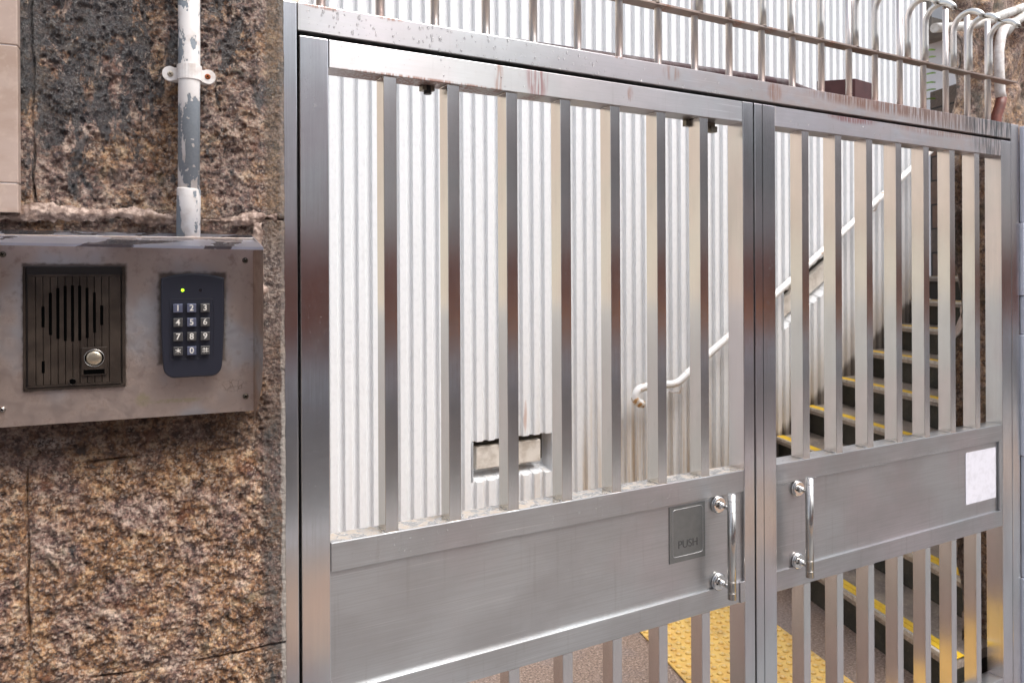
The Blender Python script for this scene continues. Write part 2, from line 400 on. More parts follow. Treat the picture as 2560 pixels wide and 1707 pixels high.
BLDG = mat_paint('grey_window_panel', (.46, .48, .50), (.40, .42, .44), 3, .5, .1)
BLDL = mat_paint('grey_brown_ledge', (.20, .18, .15), (.14, .12, .10), 10, .7)
BLUEW = mat_paint('pale_blue_tile', (.74, .79, .90), (.66, .70, .80), 10, .4, .1)
ASPH = mat_paint('dark_wet_asphalt', (.045, .045, .047), (.075, .07, .068), 90, .4)
PAVE = mat_paint('grey_wet_pavement', (.17, .17, .175), (.11, .11, .115), 30, .35)
PAVB = mat_paint('brown_paving_blocks', (.36, .235, .16), (.22, .145, .10), 14, .4)
HOARD = mat_paint('red_brown_added_boards', (.30, .10, .06), (.13, .075, .06), 1.6, .6)
HOARDO = mat_paint('orange_added_paint', (.62, .22, .05), (.50, .16, .04), 3, .6)
FARB = mat_paint('grey_building_render', (.80, .80, .81), (.72, .71, .72), 2, .8)
FARC = mat_paint('beige_building_render', (.40, .37, .36), (.32, .29, .285), 2, .8)
GLASS = simple('dark_window_glass', (.03, .035, .04), .1)

# ---------------------------------------------------------------- mesh helpers
class MB:
    """collects shapes for ONE mesh object (material index per shape)"""
    def __init__(s): s.bm = bmesh.new(); s.mats = []
    def _mi(s, m):
        if m not in s.mats: s.mats.append(m)
        return s.mats.index(m)
    def _add(s, bm2, m, mtx=None, smooth=False):
        mi = s._mi(m)
        if mtx is not None: bm2.transform(mtx)
        for f in bm2.faces: f.material_index = mi; f.smooth = smooth
        tmp = bpy.data.meshes.new('tmp'); bm2.to_mesh(tmp); bm2.free()
        s.bm.from_mesh(tmp); bpy.data.meshes.remove(tmp)
    def box(s, x0, x1, y0, y1, z0, z1, m, r=0.0, seg=2):
        b = bmesh.new()
        bmesh.ops.create_cube(b, size=1.0)
        bmesh.ops.scale(b, vec=(x1 - x0, y1 - y0, z1 - z0), verts=b.verts)
        bmesh.ops.translate(b, vec=((x0 + x1) / 2, (y0 + y1) / 2, (z0 + z1) / 2), verts=b.verts)
        if r > 0: bmesh.ops.bevel(b, geom=list(b.edges), offset=r, segments=seg, affect='EDGES', profile=.5)
        s._add(b, m); return s
    def cyl(s, p0, p1, r, m, seg=20, r2=None, caps=True):
        b = bmesh.new(); p0 = Vector(p0); p1 = Vector(p1); d = p1 - p0
        bmesh.ops.create_cone(b, cap_ends=caps, segments=seg, radius1=r, radius2=r if r2 is None else r2, depth=d.length)
        q = d.to_track_quat('Z', 'Y').to_matrix().to_4x4()
        b.transform(Matrix.Translation((p0 + p1) / 2) @ q)
        mi = s._mi(m)
        for f in b.faces: f.smooth = len(f.verts) == 4; f.material_index = mi
        tmp = bpy.data.meshes.new('tmp'); b.to_mesh(tmp); b.free(); s.bm.from_mesh(tmp); bpy.data.meshes.remove(tmp)
        return s
    def tube(s, pts, r, m, seg=14, caps=True, r_end=None):
        pts = [Vector(p) for p in pts]; b = bmesh.new(); rings = []
        up = None
        for i, p in enumerate(pts):
            d = (pts[min(i + 1, len(pts) - 1)] - pts[max(i - 1, 0)]).normalized()
            if up is None: up = Vector((0, 0, 1)) if abs(d.z) < .9 else Vector((1, 0, 0))
            a = d.cross(up).normalized(); up2 = a.cross(d).normalized(); up = up2
            rr = r if not callable(r) else r(i / (len(pts) - 1))
            rings.append([b.verts.new(p + a * rr * math.cos(t) + up2 * rr * math.sin(t)) for t in [2 * math.pi * k / seg for k in range(seg)]])
        for i in range(len(rings) - 1):
            for k in range(seg):
                b.faces.new((rings[i][k], rings[i][(k + 1) % seg], rings[i + 1][(k + 1) % seg], rings[i + 1][k]))
        if caps: b.faces.new(rings[0][::-1]); b.faces.new(rings[-1])
        mi = s._mi(m)
        for f in b.faces: f.smooth = len(f.verts) == 4; f.material_index = mi
        tmp = bpy.data.meshes.new('tmp'); b.to_mesh(tmp); b.free(); s.bm.from_mesh(tmp); bpy.data.meshes.remove(tmp)
        return s
    def prism(s, poly, axis, a, c, m, r=0.0):
        """poly: 2D points; axis 'y': points are (x,z) extruded a..c in y; axis 'z': (x,y)"""
        b = bmesh.new()
        f = (lambda p, t: (p[0], t, p[1])) if axis == 'y' else ((lambda p, t: (p[0], p[1], t)) if axis == 'z' else (lambda p, t: (t, p[0], p[1])))
        v0 = [b.verts.new(f(p, a)) for p in poly]; v1 = [b.verts.new(f(p, c)) for p in poly]
        b.faces.new(v0[::-1]); top = b.faces.new(v1); n = len(poly)
        for i in range(n): b.faces.new((v0[i], v0[(i + 1) % n], v1[(i + 1) % n], v1[i]))
        bmesh.ops.recalc_face_normals(b, faces=b.faces)
        if r > 0:
            t = a
            ed = [e for e in b.edges if all(abs((v.co.y if axis == 'y' else v.co.z if axis == 'z' else v.co.x) - t) < 1e-7 for v in e.verts)]
            bmesh.ops.bevel(b, geom=ed, offset=r, segments=3, affect='EDGES', profile=.5)
        s._add(b, m); return s
    def quad(s, a, b_, c, d, m):
        b = bmesh.new(); b.faces.new([b.verts.new(p) for p in (a, b_, c, d)]); s._add(b, m); return s
    def text(s, body, size, m, mtx, depth=.0003, align='CENTER', offset=0.0):
        cu = bpy.data.curves.new('t', 'FONT'); cu.body = body; cu.size = size; cu.extrude = depth; cu.offset = offset
        cu.align_x = align; cu.align_y = 'CENTER'
        o = bpy.data.objects.new('t', cu); COL.objects.link(o)
        bpy.context.view_layer.update()
        me = bpy.data.meshes.new_from_object(o.evaluated_get(bpy.context.evaluated_depsgraph_get()))
        b = bmesh.new(); b.from_mesh(me); s._add(b, m, mtx)
        bpy.data.objects.remove(o); bpy.data.curves.remove(cu); bpy.data.meshes.remove(me)
        return s
    def build(s, name, parent=None, frame=None, at=None):
        """shapes are in world coordinates (or in the wall frame); the object's origin is put at `at` or the parent's"""
        me = bpy.data.meshes.new(name)
        for m in s.mats: me.materials.append(m)
        bm = s.bm
        return finish(name, me, bm, parent, frame, at)

WALLF = Matrix.Translation((0, 0, H)) @ Matrix.Rotation(WA, 4, 'Z')   # x = along the wall, y = away from the camera, z = above eye level

def wm(o):   # world matrix of nested, unscaled things
    m = o.matrix_basis.copy()
    return (wm(o.parent) @ m) if o.parent else m

def finish(name, me, bm, parent, frame, at):
    o = bpy.data.objects.new(name, me); COL.objects.link(o)
    if bm is not None:
        bm.to_mesh(me); bm.free()
    if parent is not None: o.parent = parent
    # keep object coordinates = build coordinates (materials use them)
    F = frame if frame is not None else Matrix.Identity(4)
    o.matrix_basis = (wm(parent).inverted() @ F) if parent is not None else F
    return o

def tag(o, label=None, cat=None, group=None, kind=None):
    if label: o['label'] = label
    if cat: o['category'] = cat
    if group: o['group'] = group
    if kind: o['kind'] = kind
    return o
def thing(name, loc, label, cat, group=None, rz=0.0):
    o = bpy.data.objects.new(name, None); COL.objects.link(o); o.location = loc; o.rotation_euler = (0, 0, rz)
    o.empty_display_size = .1
    return tag(o, label, cat, group)
def wthing(name, s_, d, h, label, cat, group=None):
    p = WALLF @ Vector((s_, d, h)); return thing(name, p, label, cat, group, WA)
def struct(o): o['kind'] = 'structure'; return o
def dup(o, dx=0, dy=0, dz=0, parent=None):
    c = o.copy(); COL.objects.link(c)
    if parent is not None: c.parent = parent
    c.location = (o.location.x + dx, o.location.y + dy, o.location.z + dz)
    return c

# ---- numpy noise
def smooth_noise(nx, ny, cx, cy, seed):
    """value noise with cx by cy cells over an nx by ny grid, bicubic-like smooth"""
    r = np.random.default_rng(seed).random((int(cy) + 3, int(cx) + 3))
    x = np.linspace(0, cx, nx, endpoint=False); y = np.linspace(0, cy, ny, endpoint=False)
    xi = x.astype(int); yi = y.astype(int); fx = x - xi; fy = y - yi
    fx = fx * fx * (3 - 2 * fx); fy = fy * fy * (3 - 2 * fy)
    a = r[np.ix_(yi, xi)]; b = r[np.ix_(yi, xi + 1)]; c = r[np.ix_(yi + 1, xi)]; d = r[np.ix_(yi + 1, xi + 1)]
    FX = fx[None, :]; FY = fy[:, None]
    return (a * (1 - FX) + b * FX) * (1 - FY) + (c * (1 - FX) + d * FX) * FY - .5
def shear(n, k):   # shift rows to slant the pattern
    out = np.empty_like(n)
    for j in range(n.shape[0]): out[j] = np.roll(n[j], int(j * k) % n.shape[1])
    return out
def grid_mesh(name, X, Y, Z, mat, keep=None):
    ny, nx = X.shape
    co = np.stack([X, Y, Z], -1).reshape(-1, 3).astype(np.float32)
    idx = np.arange(nx * ny).reshape(ny, nx)
    q = np.stack([idx[:-1, :-1], idx[:-1, 1:], idx[1:, 1:], idx[1:, :-1]], -1).reshape(-1, 4)
    if keep is not None:
        q = q[keep.reshape(-1)]
        used = np.unique(q); rem = np.full(nx * ny, -1); rem[used] = np.arange(len(used)); co = co[used]; q = rem[q]
    me = bpy.data.meshes.new(name)
    me.vertices.add(len(co)); me.vertices.foreach_set('co', co.ravel())
    me.loops.add(q.size); me.loops.foreach_set('vertex_index', q.ravel().astype(np.int32))
    me.polygons.add(len(q)); me.polygons.foreach_set('loop_start', np.arange(0, q.size, 4, dtype=np.int32))
    me.polygons.foreach_set('loop_total', np.full(len(q), 4, dtype=np.int32))
    me.polygons.foreach_set('use_smooth', np.ones(len(q), dtype=bool))
    me.materials.append(mat); me.update(calc_edges=True); me.validate()
    return me

# ================================================================= SETTING
# ---- ground sheet
g = MB(); g.quad((-60, -60, 0), (60, -60, 0), (60, 60, 0), (-60, 60, 0), GROUND)
struct(g.build('ground'))
g = MB(); g.quad((-60, -9, .004), (60, -9, .004), (60, -1.2, .004), (-60, -1.2, .004), ASPH)
struct(g.build('road'))
g = MB(); g.quad((-60, -1.2, .004), (60, -1.2, .004), (60, 1.24, .004), (-60, 1.24, .004), PAVE); g.quad((-60, -.95, .008), (60, -.95, .008), (60, -.05, .008), (-60, -.05, .008), PAVB); struct(g.build('pavement'))
g = MB(); g.box(-60, 60, -1.35, -1.2, -.02, .05, FARB, .01); struct(g.build('kerb'))

# ---- ribbed concrete wall (x 0.7 .. 4.66, face at y 2.97)
CW = 2.97; P = .0585; X0 = .72; X1 = 4.66; ZT = H + 2.0
def hole(x):
    """removed height interval of the ribbed skin at x (front edge)"""
    if 1.464 < x < 1.868: return (H - .897, H - .720)
    if 3.40 < x < 3.86:
        b = (x - 3.69) * .60; return (H - .135 + b, H + .085 + b)
    return None
def rib(x):
    ph = ((x - .8865) / P) % 1.0          # groove centred at phase 0
    d = min(ph, 1 - ph)
    if d < .12: return .019
    if ph < .5 and d < .17: return .019 * (1 - (d - .12) / .05)
    if ph >= .5 and d < .36: return .019 * (1 - (d - .12) / .24)
    return 0.0
def ribbed():
    bm = bmesh.new(); xs = []
    for k in range(int((X1 - X0) / P) + 2):
        c = .8865 + P * (k - 3)
        xs += [c + P * a for a in (-.12, .12, .17, .4, .64)]
    xs = sorted(set([round(x, 6) for x in xs if X0 <= x <= X1] + [1.4641, 1.8679, 3.4001, 3.8599]))
    def col(x, z0, z1):
        n = max(1, int((z1 - z0) / .25)); return [bm.verts.new((x, CW + rib(x), z0 + (z1 - z0) * i / n)) for i in range(n + 1)]
    for a, b in zip(xs[:-1], xs[1:]):
        h = hole((a + b) / 2)
        if h is None: segs = [(0, ZT, 0, ZT)]
        else:
            ha = hole(a + 1e-5) or h; hb = hole(b - 1e-5) or h
            segs = [(0, ha[0], 0, hb[0]), (ha[1], ZT, hb[1], ZT)]
        for (a0, a1, b0, b1) in segs:
            n = 8
            va = [bm.verts.new((a, CW + rib(a), a0 + (a1 - a0) * i / n)) for i in range(n + 1)]
            vb = [bm.verts.new((b, CW + rib(b), b0 + (b1 - b0) * i / n)) for i in range(n + 1)]
            for i in range(n): bm.faces.new((va[i], vb[i], vb[i + 1], va[i + 1]))
        if h is not None:   # reveal: sill and soffit following the ribs
            D = CW + .085; s0 = (hole(a + 1e-5) or h); s1 = (hole(b - 1e-5) or h)
            for (za, zb, up) in ((s0[0], s1[0], .022), (s0[1], s1[1], 0)):
                bm.faces.new([bm.verts.new(p) for p in ((a, CW + rib(a), za), (b, CW + rib(b), zb), (b, D, zb + up), (a, D, za + up))])
    bmesh.ops.remove_doubles(bm, verts=bm.verts, dist=1e-5)
    # recess jambs and back, wall top, end and back
    def quad(*p): bm.faces.new([bm.verts.new(q) for q in p])
    for x, (a, b) in ((1.464, hole(1.5)), (1.868, hole(1.8)), (3.40, hole(3.401)), (3.86, hole(3.859))):
        quad((x, CW - .0005, a), (x, CW + .085, a), (x, CW + .085, b), (x, CW - .0005, b))
    for x0, x1, h0, h1 in ((1.464, 1.868, hole(1.5), hole(1.8)), (3.40, 3.86, hole(3.401), hole(3.859))):
        quad((x0, CW + .085, h0[0]), (x1, CW + .085, h1[0]), (x1, CW + .085, h1[1]), (x0, CW + .085, h0[1]))
    quad((X0, CW + .3, 0), (X1, CW + .3, 0), (X1, CW + .3, ZT), (X0, CW + .3, ZT))
    quad((X1, CW, 0), (X1, CW + .3, 0), (X1, CW + .3, ZT), (X1, CW, ZT))
    quad((X0, CW, ZT), (X1, CW, ZT), (X1, CW + .3, ZT), (X0, CW + .3, ZT))
    return bm
cw = thing('concrete_wall', (2.7, CW + .15, 0), 'tall white ribbed concrete wall behind the steel gate, with run-off stains', 'wall')
m = MB(); m.bm = ribbed(); m.mats = [CONC]; m.build('ribbed_face', cw)
vt = MB(); vt.box(1.490, 1.820, CW + .022, CW + .055, H - .847, H - .748, BOARD, .004); tag(vt.build('vent_board', cw), 'pale board in the low slot of the wall')
vt = MB(); vt.box(1.47, 1.86, CW + .078, CW + .083, H - .85, H - .725, DARKVOID); vt.build('vent_opening', cw)
vt = MB(); vt.prism([(3.42, H - .245), (3.84, H + .007), (3.84, H + .112), (3.42, H - .14)], 'y', CW + .03, CW + .06, BOARD); tag(vt.build('vent_board', cw), 'grey sloping board in the slot above the stairs')
vt = MB(); vt.prism([(3.41, H - .26), (3.85, H + .0), (3.85, H + .165), (3.41, H - .095)], 'y', CW + .078, CW + .083, DARKVOID); vt.build('vent_opening', cw)

# plain rendered wall further left in the passage (seen only in the steel)
pw = thing('passage_wall', (-1.5, CW + .1, 0), 'plain passage wall, cream above and pale grey below, left of the ribbed wall', 'wall')
m = MB(); m.box(-4, .72, CW, CW + .25, H - .135, H + 1.7, CREAM); m.build('upper_wall', pw)
m = MB(); m.box(-4, .72, CW - .02, CW + .25, 0, H - .136, GREYW); m.build('dado', pw)

# ---- handrail
def bez(p, n=8):   # polyline with rounded inner corners
    p = [Vector(q) for q in p]; out = [p[0]]
    for a, b, c in zip(p[:-2], p[1:-1], p[2:]):
        r = min((a - b).length, (c - b).length, .07) * .5
        s0 = b + (a - b).normalized() * r; s1 = b + (c - b).normalized() * r
        out += [(s0 * (1 - t) ** 2 + b * 2 * t * (1 - t) + s1 * t * t) for t in [i / 5 for i in range(6)]]
    out.append(p[-1]); return out
hr = thing('handrail', (3.4, 2.88, 1.0), 'white tubular handrail climbing the ribbed wall, its lower end hooked down', 'handrail')
HM = NT('white_rail_paint'); HM = HM.out(HM.mix(HM.rng(HM.noise(30, detail=5), .60, .68), (.82, .81, .80), (.45, .24, .10)), .35)
m = MB(); YR = 2.88
hook = [(2.325, YR, H - .613), (2.292, YR, H - .603), (2.278, YR, H - .575), (2.292, YR, H - .545), (2.33, YR, H - .532), (2.42, YR, H - .532), (2.54, YR, H - .532)]
m.tube(bez(hook + [(2.63, YR, H - .472), (3.4, YR, H + .0), (3.85, YR, H + .287), (4.40, YR, H + .635), (4.62, YR, H + .775)]), .0185, HM, 18)
m.build('rail', hr)
RUSTY = NT('rust_patch'); RUSTY = RUSTY.out(RUSTY.mix(RUSTY.rng(RUSTY.noise(60, detail=5), .42, .55), (.72, .68, .62), (.42, .22, .07)), .5)
m = MB(); m.tube([(2.327, YR, H - .6135), (2.305, YR, H - .610), (2.289, YR, H - .600), (2.2775, YR, H - .578)], .0192, RUSTY, 16); tag(m.build('end_piece', hr), 'rust stained lower end')
for x in (2.575, 3.36, 4.1):
    z = H - .532 if x < 2.6 else H + (x - 3.4) * .62
    m = MB(); m.tube([(x, YR, z - .015), (x, YR + .02, z - .05), (x, CW + .01, z - .055)], .006, WHITEP, 8); m.build('bracket', hr)

# ---- staircase
st = thing('staircase', (3.6, 2.2, 0), 'steep dark stone stairs rising to the right with yellow edged treads', 'stairs')
def tk(k, c): return 4.06 + .243 * k - .33 * (2.97 - c)
def zk(k): return H - .4535 + .147 * k
C0 = 1.385
KS = list(range(-5, 4))
zb = {k: zk(k) for k in KS}
for k in KS:
    c1 = 2.972 if k < 3 else 3.4
    t0 = lambda c, o=0.0: tk(k, c) + o
    depth = .30 if k < 3 else 2.2
    z1 = zk(k); z0 = 0.0 if k == -5 else zk(k - 1)
    m = MB()
    rp = [(t0(C0, .022), C0), (t0(c1, .022), c1), (t0(c1, depth), c1), (t0(C0, depth), C0)]
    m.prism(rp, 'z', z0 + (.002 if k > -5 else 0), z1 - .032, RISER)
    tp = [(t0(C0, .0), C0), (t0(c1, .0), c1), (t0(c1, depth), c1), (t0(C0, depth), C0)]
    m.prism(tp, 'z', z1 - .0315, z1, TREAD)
    so = m.build('step', st)
    m = MB()   # painted edge: white lip, two yellow strips
    m.prism([(t0(C0, -.004), C0), (t0(c1, -.004), c1), (t0(c1, .010), c1), (t0(C0, .010), C0)], 'z', z1 - .013, z1 + .002, WHN)
    m.prism([(t0(C0, .011), C0), (t0(c1, .011), c1), (t0(c1, .034), c1), (t0(C0, .034), C0)], 'z', z1 - .004, z1 + .003, YEL)
    m.prism([(t0(C0, .037), C0), (t0(c1, .037), c1), (t0(c1, .062), c1), (t0(C0, .062), C0)], 'z', z1 - .004, z1 + .003, YEL)
    m.build('nosing', so)
# brown masonry wall across the head of the stairs
bw = MB(); tb = lambda c: 5.03 + .33 * (c - 2.97)
bw.prism([(tb(1.2), 1.2), (tb(3.18), 3.18), (tb(3.18) + .3, 3.18), (tb(1.2) + .3, 1.2)], 'z', 0, H + 1.26, MASON)
tag(bw.build('stone_wall'), 'brown coursed stone wall across the head of the stairs', 'wall')

# ---- white building far behind
wb = thing('white_building', (9, 5, 0), 'plain white building far behind the stairs with a grey bay window', 'building')
m = MB(); m.box(8, 12, 3.2, 9, 0, 12, BLDW); m.build('wall', wb)
m = MB(); m.box(7.6, 7.995, 4.72, 5.02, H + 2.62, H + 4.4, BLDG); m.box(7.55, 7.6, 4.72, 4.80, H + 2.62, H + 4.4, BLDL); wf = m.build('bay_window', wb)
m = MB(); m.box(7.5, 7.995, 4.66, 5.03, H + 2.50, H + 2.617, BLDL); m.build('ledge', wf)

# ---- small leafy plant growing past the end of the wall
pl = thing('leafy_plant', (4.98, 3.17, H + 1.05), 'small bright green leafy twig beside the end of the ribbed wall', 'plant')
m = MB(); m.tube([(4.93, 3.14, H + 1.10), (4.94, 3.15, H + 1.3), (4.925, 3.15, H + 1.5)], .004, STEM, 6); m.build('stem', pl)
m = MB()
for i in range(7):
    z = H + 1.17 + i * .055; a = (-1) ** i * .5 - .2
    d = Vector((math.cos(a) * .8, -.4, .35)).normalized(); q = Vector((4.935, 3.15, z))
    w = d.cross(Vector((0, 0, 1))).normalized() * .018
    b = bmesh.new(); vs = [b.verts.new(q + d * u * .13 + w * 1.5 * s_ * math.sin(math.pi * min(1, u + .08)) + Vector((0, 0, -u * u * .03 + abs(s_) * .006))) for u in (0, .3, .6, .9) for s_ in (-1, 0, 1)]
    for r_ in range(3):
        for c_ in range(2): b.faces.new((vs[r_ * 3 + c_], vs[r_ * 3 + c_ + 1], vs[(r_ + 1) * 3 + c_ + 1], vs[(r_ + 1) * 3 + c_]))
    m._add(b, LEAF, None, True)
m.build('leaves', pl)

# ---- tactile paving tiles
def tile_mesh():
    m = MB(); w = .262
    m.box(0, w, 0, w, .002, .008, TACT, .001, 1)
    for i in range(7):
        for j in range(7):
            b = bmesh.new(); bmesh.ops.create_cone(b, cap_ends=True, segments=12, radius1=.0115, radius2=.0065, depth=.005)
            bmesh.ops.translate(b, vec=(w * (i + .5) / 7, w * (j + .5) / 7, .0105), verts=b.verts)
            m._add(b, TACT, None, True)
    return m
th = math.atan(.265)
first = None
n_t = 0
rows = ['touching the ribbed wall', 'second row from the ribbed wall', 'third row from the ribbed wall', 'fourth row from the ribbed wall', 'just behind the gate']
for j in range(7):
    for i in range(2):
        px = 1.722; py = 1.95
        a = i * .2635; b_ = (j - 3) * .2635 + .02
        x = px + a * math.cos(th) + b_ * math.sin(th); y = py - a * math.sin(th) + b_ * math.cos(th)
        if y > 2.69: continue
        if first is None:
            first = tile_mesh().build('tactile_tile'); o = first
        else:
            o = first.copy(); COL.objects.link(o)
        o.matrix_basis = Matrix.Translation((x, y, 0)) @ Matrix.Rotation(-th, 4, 'Z')
        side = 'right' if i else 'left'
        tag(o, 'yellow dotted tactile tile, %s column, %s tile counted from the gate towards the ribbed wall' % (side, ['first', 'second', 'third', 'fourth', 'fifth', 'sixth', 'seventh'][j]), 'paving tile', 'yellow tactile tiles behind the gate')

# ================================================================= STONE WALL (left)
def stone_wall():
    s0, e, h0, h1, stp = -.42, .1235, -.76, .62, .00135
    nx = int((e + .09 - s0) / stp); ny = int((h1 - h0) / stp)
    u = s0 + np.arange(nx) * stp; v = h0 + np.arange(ny) * stp
    U, V = np.meshgrid(u, v)
    def N(cell, seed, ax=1.0, ay=1.0): return smooth_noise(nx, ny, nx * stp / (cell * ax), ny * stp / (cell * ay), seed)
    wob = N(.03, 90) * .004
    # distance to joints and block edges
    Uw, Vw = U + wob, V + N(.04, 91) * .005
    up = V > .088
    lowr = V < -.258
    dv = np.where(up, np.abs(Uw + .2117), np.where(lowr, np.abs(Uw + .2207), 1.0))
    dh = np.minimum(np.abs(Vw - .088), np.minimum(np.abs(Vw + .2585), np.abs(Vw + .5665)))
    edge = np.where(V > -.15, .095, .108) - Uw
    d = np.minimum(np.minimum(dv, dh), np.maximum(edge, 0))
    ss = np.clip(d / .020, 0, 1); ss = ss * ss * (3 - 2 * ss)
    rough = .16 + .84 * ss
    big = N(.055, 1) * .007
    wu = (N(.02, 21) * .007 / stp).astype(int); wv = (N(.02, 22) * .007 / stp).astype(int)
    jj, ii = np.meshgrid(np.arange(ny), np.arange(nx), indexing='ij')
    def warp(n): return n[np.clip(jj + wv - (ii * .12).astype(int) % 9 * 0, 0, ny - 1), np.clip(ii + wu, 0, nx - 1)]
    a = warp(N(.017, 2)); b = warp(N(.0095, 3)); c = warp(N(.0055, 4))
    rid = a * .0062 + np.clip(b, -.22, 1) * .0040
    fine = c * .0046 + N(.0036, 5) * .0032 + N(.0024, 6) * .0018
    hgt = (big + rid - .002) * rough + fine * (.45 + .55 * ss) + (1 - ss) * -.003
    # grooves
    g = np.exp(-(dv / .0016) ** 2) * np.clip(.25 + N(.06, 7) * 2.4 + np.where(up, .8, .35), 0, 1) + np.exp(-(dh / .0015) ** 2) * np.clip(.45 + N(.05, 8) * 2.2, 0, 1)
    hgt -= g * .010
    # ragged dug-out slot under the mortar
    slot = np.exp(-((Vw - .078) / .008) ** 2) * (U < .09); hgt -= slot * .005 * (1 + N(.02, 9) * 1.5)
    over = np.maximum(U - e, 0)
    X = np.minimum(U, e) + N(.02, 10) * .0012 + np.where(over > 0, hgt * .4, 0)
    Rr = .006; t = np.clip((U - (e - Rr)) / Rr, 0, 1)
    D = 1.22 - hgt * np.where(over > 0, .3, 1) + t * t * .004 + over
    me = grid_mesh('rough_face', X, D, V, STONE)
    return me
sw = wthing('granite_wall', -.15, 1.24, -H, 'wet rough brown granite block wall at the left, with dark run-off stains', 'wall')
o = finish('rough_face', stone_wall(), None, sw, WALLF, None)
m = MB(); m.box(-6, .117, 1.235, 1.38, -H, .80, STONE); m.build('wall_core', sw, WALLF)
# flaking mortar along the joint above the box
def mortar():
    s0, s1, h0, h1, stp = -.30, .112, .055, .115, .0011
    nx = int((s1 - s0) / stp); ny = int((h1 - h0) / stp)
    U, V = np.meshgrid(s0 + np.arange(nx) * stp, h0 + np.arange(ny) * stp)
    def N(cell, seed, ax=1.0, ay=1.0): return smooth_noise(nx, ny, nx * stp / (cell * ax), ny * stp / (cell * ay), seed)
    cen = .0905 + N(.05, 31)[0:1, :] * .010 - np.clip(U + .05, 0, .2) * .02
    wdt = .0085 + N(.018, 32)[0:1, :] * .010 + N(.006, 38)[0:1, :] * .004
    e = 1 - np.abs(V - cen + N(.008, 33) * .004) / np.maximum(wdt, .001)
    e = np.where((U > .0) & (U < .03), e - .6, e)
    hgt = np.clip(e, 0, 1) ** .5 * .007 + N(.009, 34) * .004 + N(.004, 35) * .0025
    k = (e > 0) & (N(.02, 36, 2, 1) > -.42)
    keep = k[:-1, :-1] & k[1:, 1:]
    return grid_mesh('mortar', U, 1.2215 - hgt - .003, V, MORTAR, keep)
finish('mortar', mortar(), None, sw, WALLF, None)
def smear():
    s0, s1, h0, h1, stp = .060, .110, -.03, .085, .0011
    nx = int((s1 - s0) / stp); ny = int((h1 - h0) / stp)
    U, V = np.meshgrid(s0 + np.arange(nx) * stp, h0 + np.arange(ny) * stp)
    def N(cell, seed): return smooth_noise(nx, ny, nx * stp / cell, ny * stp / cell, seed)
    cx = .080 + np.clip(.06 - V, 0, .1) * .10 + N(.03, 51) * .01
    e = 1 - np.abs(U - cx) / (.008 + N(.012, 52) * .014) + N(.006, 53) * .9
    hgt = np.clip(e, 0, 1) * .003 + N(.006, 54) * .004
    k = e > .25
    return grid_mesh('sealant', U, 1.2135 - hgt, V, MORTAR, k[:-1, :-1] & k[1:, 1:])
finish('sealant', smear(), None, sw, WALLF, None)

# cladding slab at far left
cl = wthing('cladding_slab', -.4, 1.19, .09, 'pinkish beige stone cladding standing proud of the granite at the left edge', 'cladding')
for a, b in ((.0885, .1272), (.1288, .3120), (.3136, .75)):
    m = MB(); m.box(-.62, -.2245, 1.197, 1.215, a, b, CLAD, .0012); m.build('slab', cl, WALLF)
m = MB(); m.box(-.62, -.2262, 1.1985, 1.213, .0885, .75, WHITEP); m.build('grout', cl, WALLF)

# ---- drain pipe with saddle clamp
dp = wthing('drain_pipe', -.013, 1.185, .07, 'thin white pipe with flaking paint running down the granite to the intercom box', 'pipe')
m = MB(); m.tube([(-.0112, 1.185, 1.2), (-.0120, 1.185, .3), (-.0135, 1.186, .1)], .0147, PEEL, 32); m.build('pipe', dp, WALLF)
m = MB(); m.tube([(-.0132, 1.186, .1275), (-.0133, 1.186, .126), (-.0145, 1.186, .05)], .0160, PEEL, 32); m.build('coupling', dp, WALLF)
cm = MB()
ZC = .2935
pts = [(-.0286, 1.199), (-.0286, 1.188)] + [(-.0118 + .0168 * math.cos(a), 1.186 - .0168 * math.sin(a)) for a in [math.pi - i * math.pi / 12 for i in range(13)]] + [(.0050, 1.199)]
prev = None
b = bmesh.new(); T = .0018
rows_ = []
for (x, y) in pts:
    rows_.append([b.verts.new((x, y, ZC - .0105)), b.verts.new((x, y, ZC + .0105))])
for r0, r1 in zip(rows_[:-1], rows_[1:]): b.faces.new((r0[0], r1[0], r1[1], r0[1]))
bmesh.ops.recalc_face_normals(b, faces=b.faces)
bmesh.ops.solidify(b, geom=list(b.faces), thickness=T)
bmesh.ops.recalc_face_normals(b, faces=b.faces)
cm._add(b, WHITEP, None, False)
for cx, x0, x1 in ((-.0375, -.0375, -.0275), (.0130, .0040, .0130)):
    cm.box(x0, x1, 1.1965, 1.2035, ZC - .0092, ZC + .0092, WHITEP, .001)
    cm.cyl((cx, 1.1962, ZC), (cx, 1.2035, ZC), .0105, WHITEP, 28)
cm.box(-.036, .012, 1.203, 1.215, ZC - .0085, ZC + .0085, WHITEP, .001)
clo = cm.build('saddle_clamp', dp, WALLF)
def screw(x, y, z, r, mat, name, parent, frame=WALLF, slot=BLACK):
    s_ = MB(); s_.cyl((x, y + .002, z), (x, y, z), r, mat, 22, r * .9)
    s_.cyl((x, y, z), (x, y - r * .28, z), r * .9, mat, 22, r * .45)
    for a in (.5, .5 + math.pi / 2):
        dx, dz = math.cos(a) * r * .55, math.sin(a) * r * .55; w = Vector((-dz, 0, dx)).normalized() * r * .13
        yy = y - r * .3
        p = [Vector((x - dx, yy, z - dz)) - w, Vector((x + dx, yy, z + dz)) - w, Vector((x + dx, yy, z + dz)) + w, Vector((x - dx, yy, z - dz)) + w]
        s_.quad(*p, slot)
    return s_.build(name, parent, frame)
screw(-.0372, 1.1955, ZC - .0008, .0044, BEIGESC, 'screw', clo)
tag(screw(.0126, 1.1955, ZC, .0044, RUSTSC, 'screw', clo), 'bright orange rusted screw')

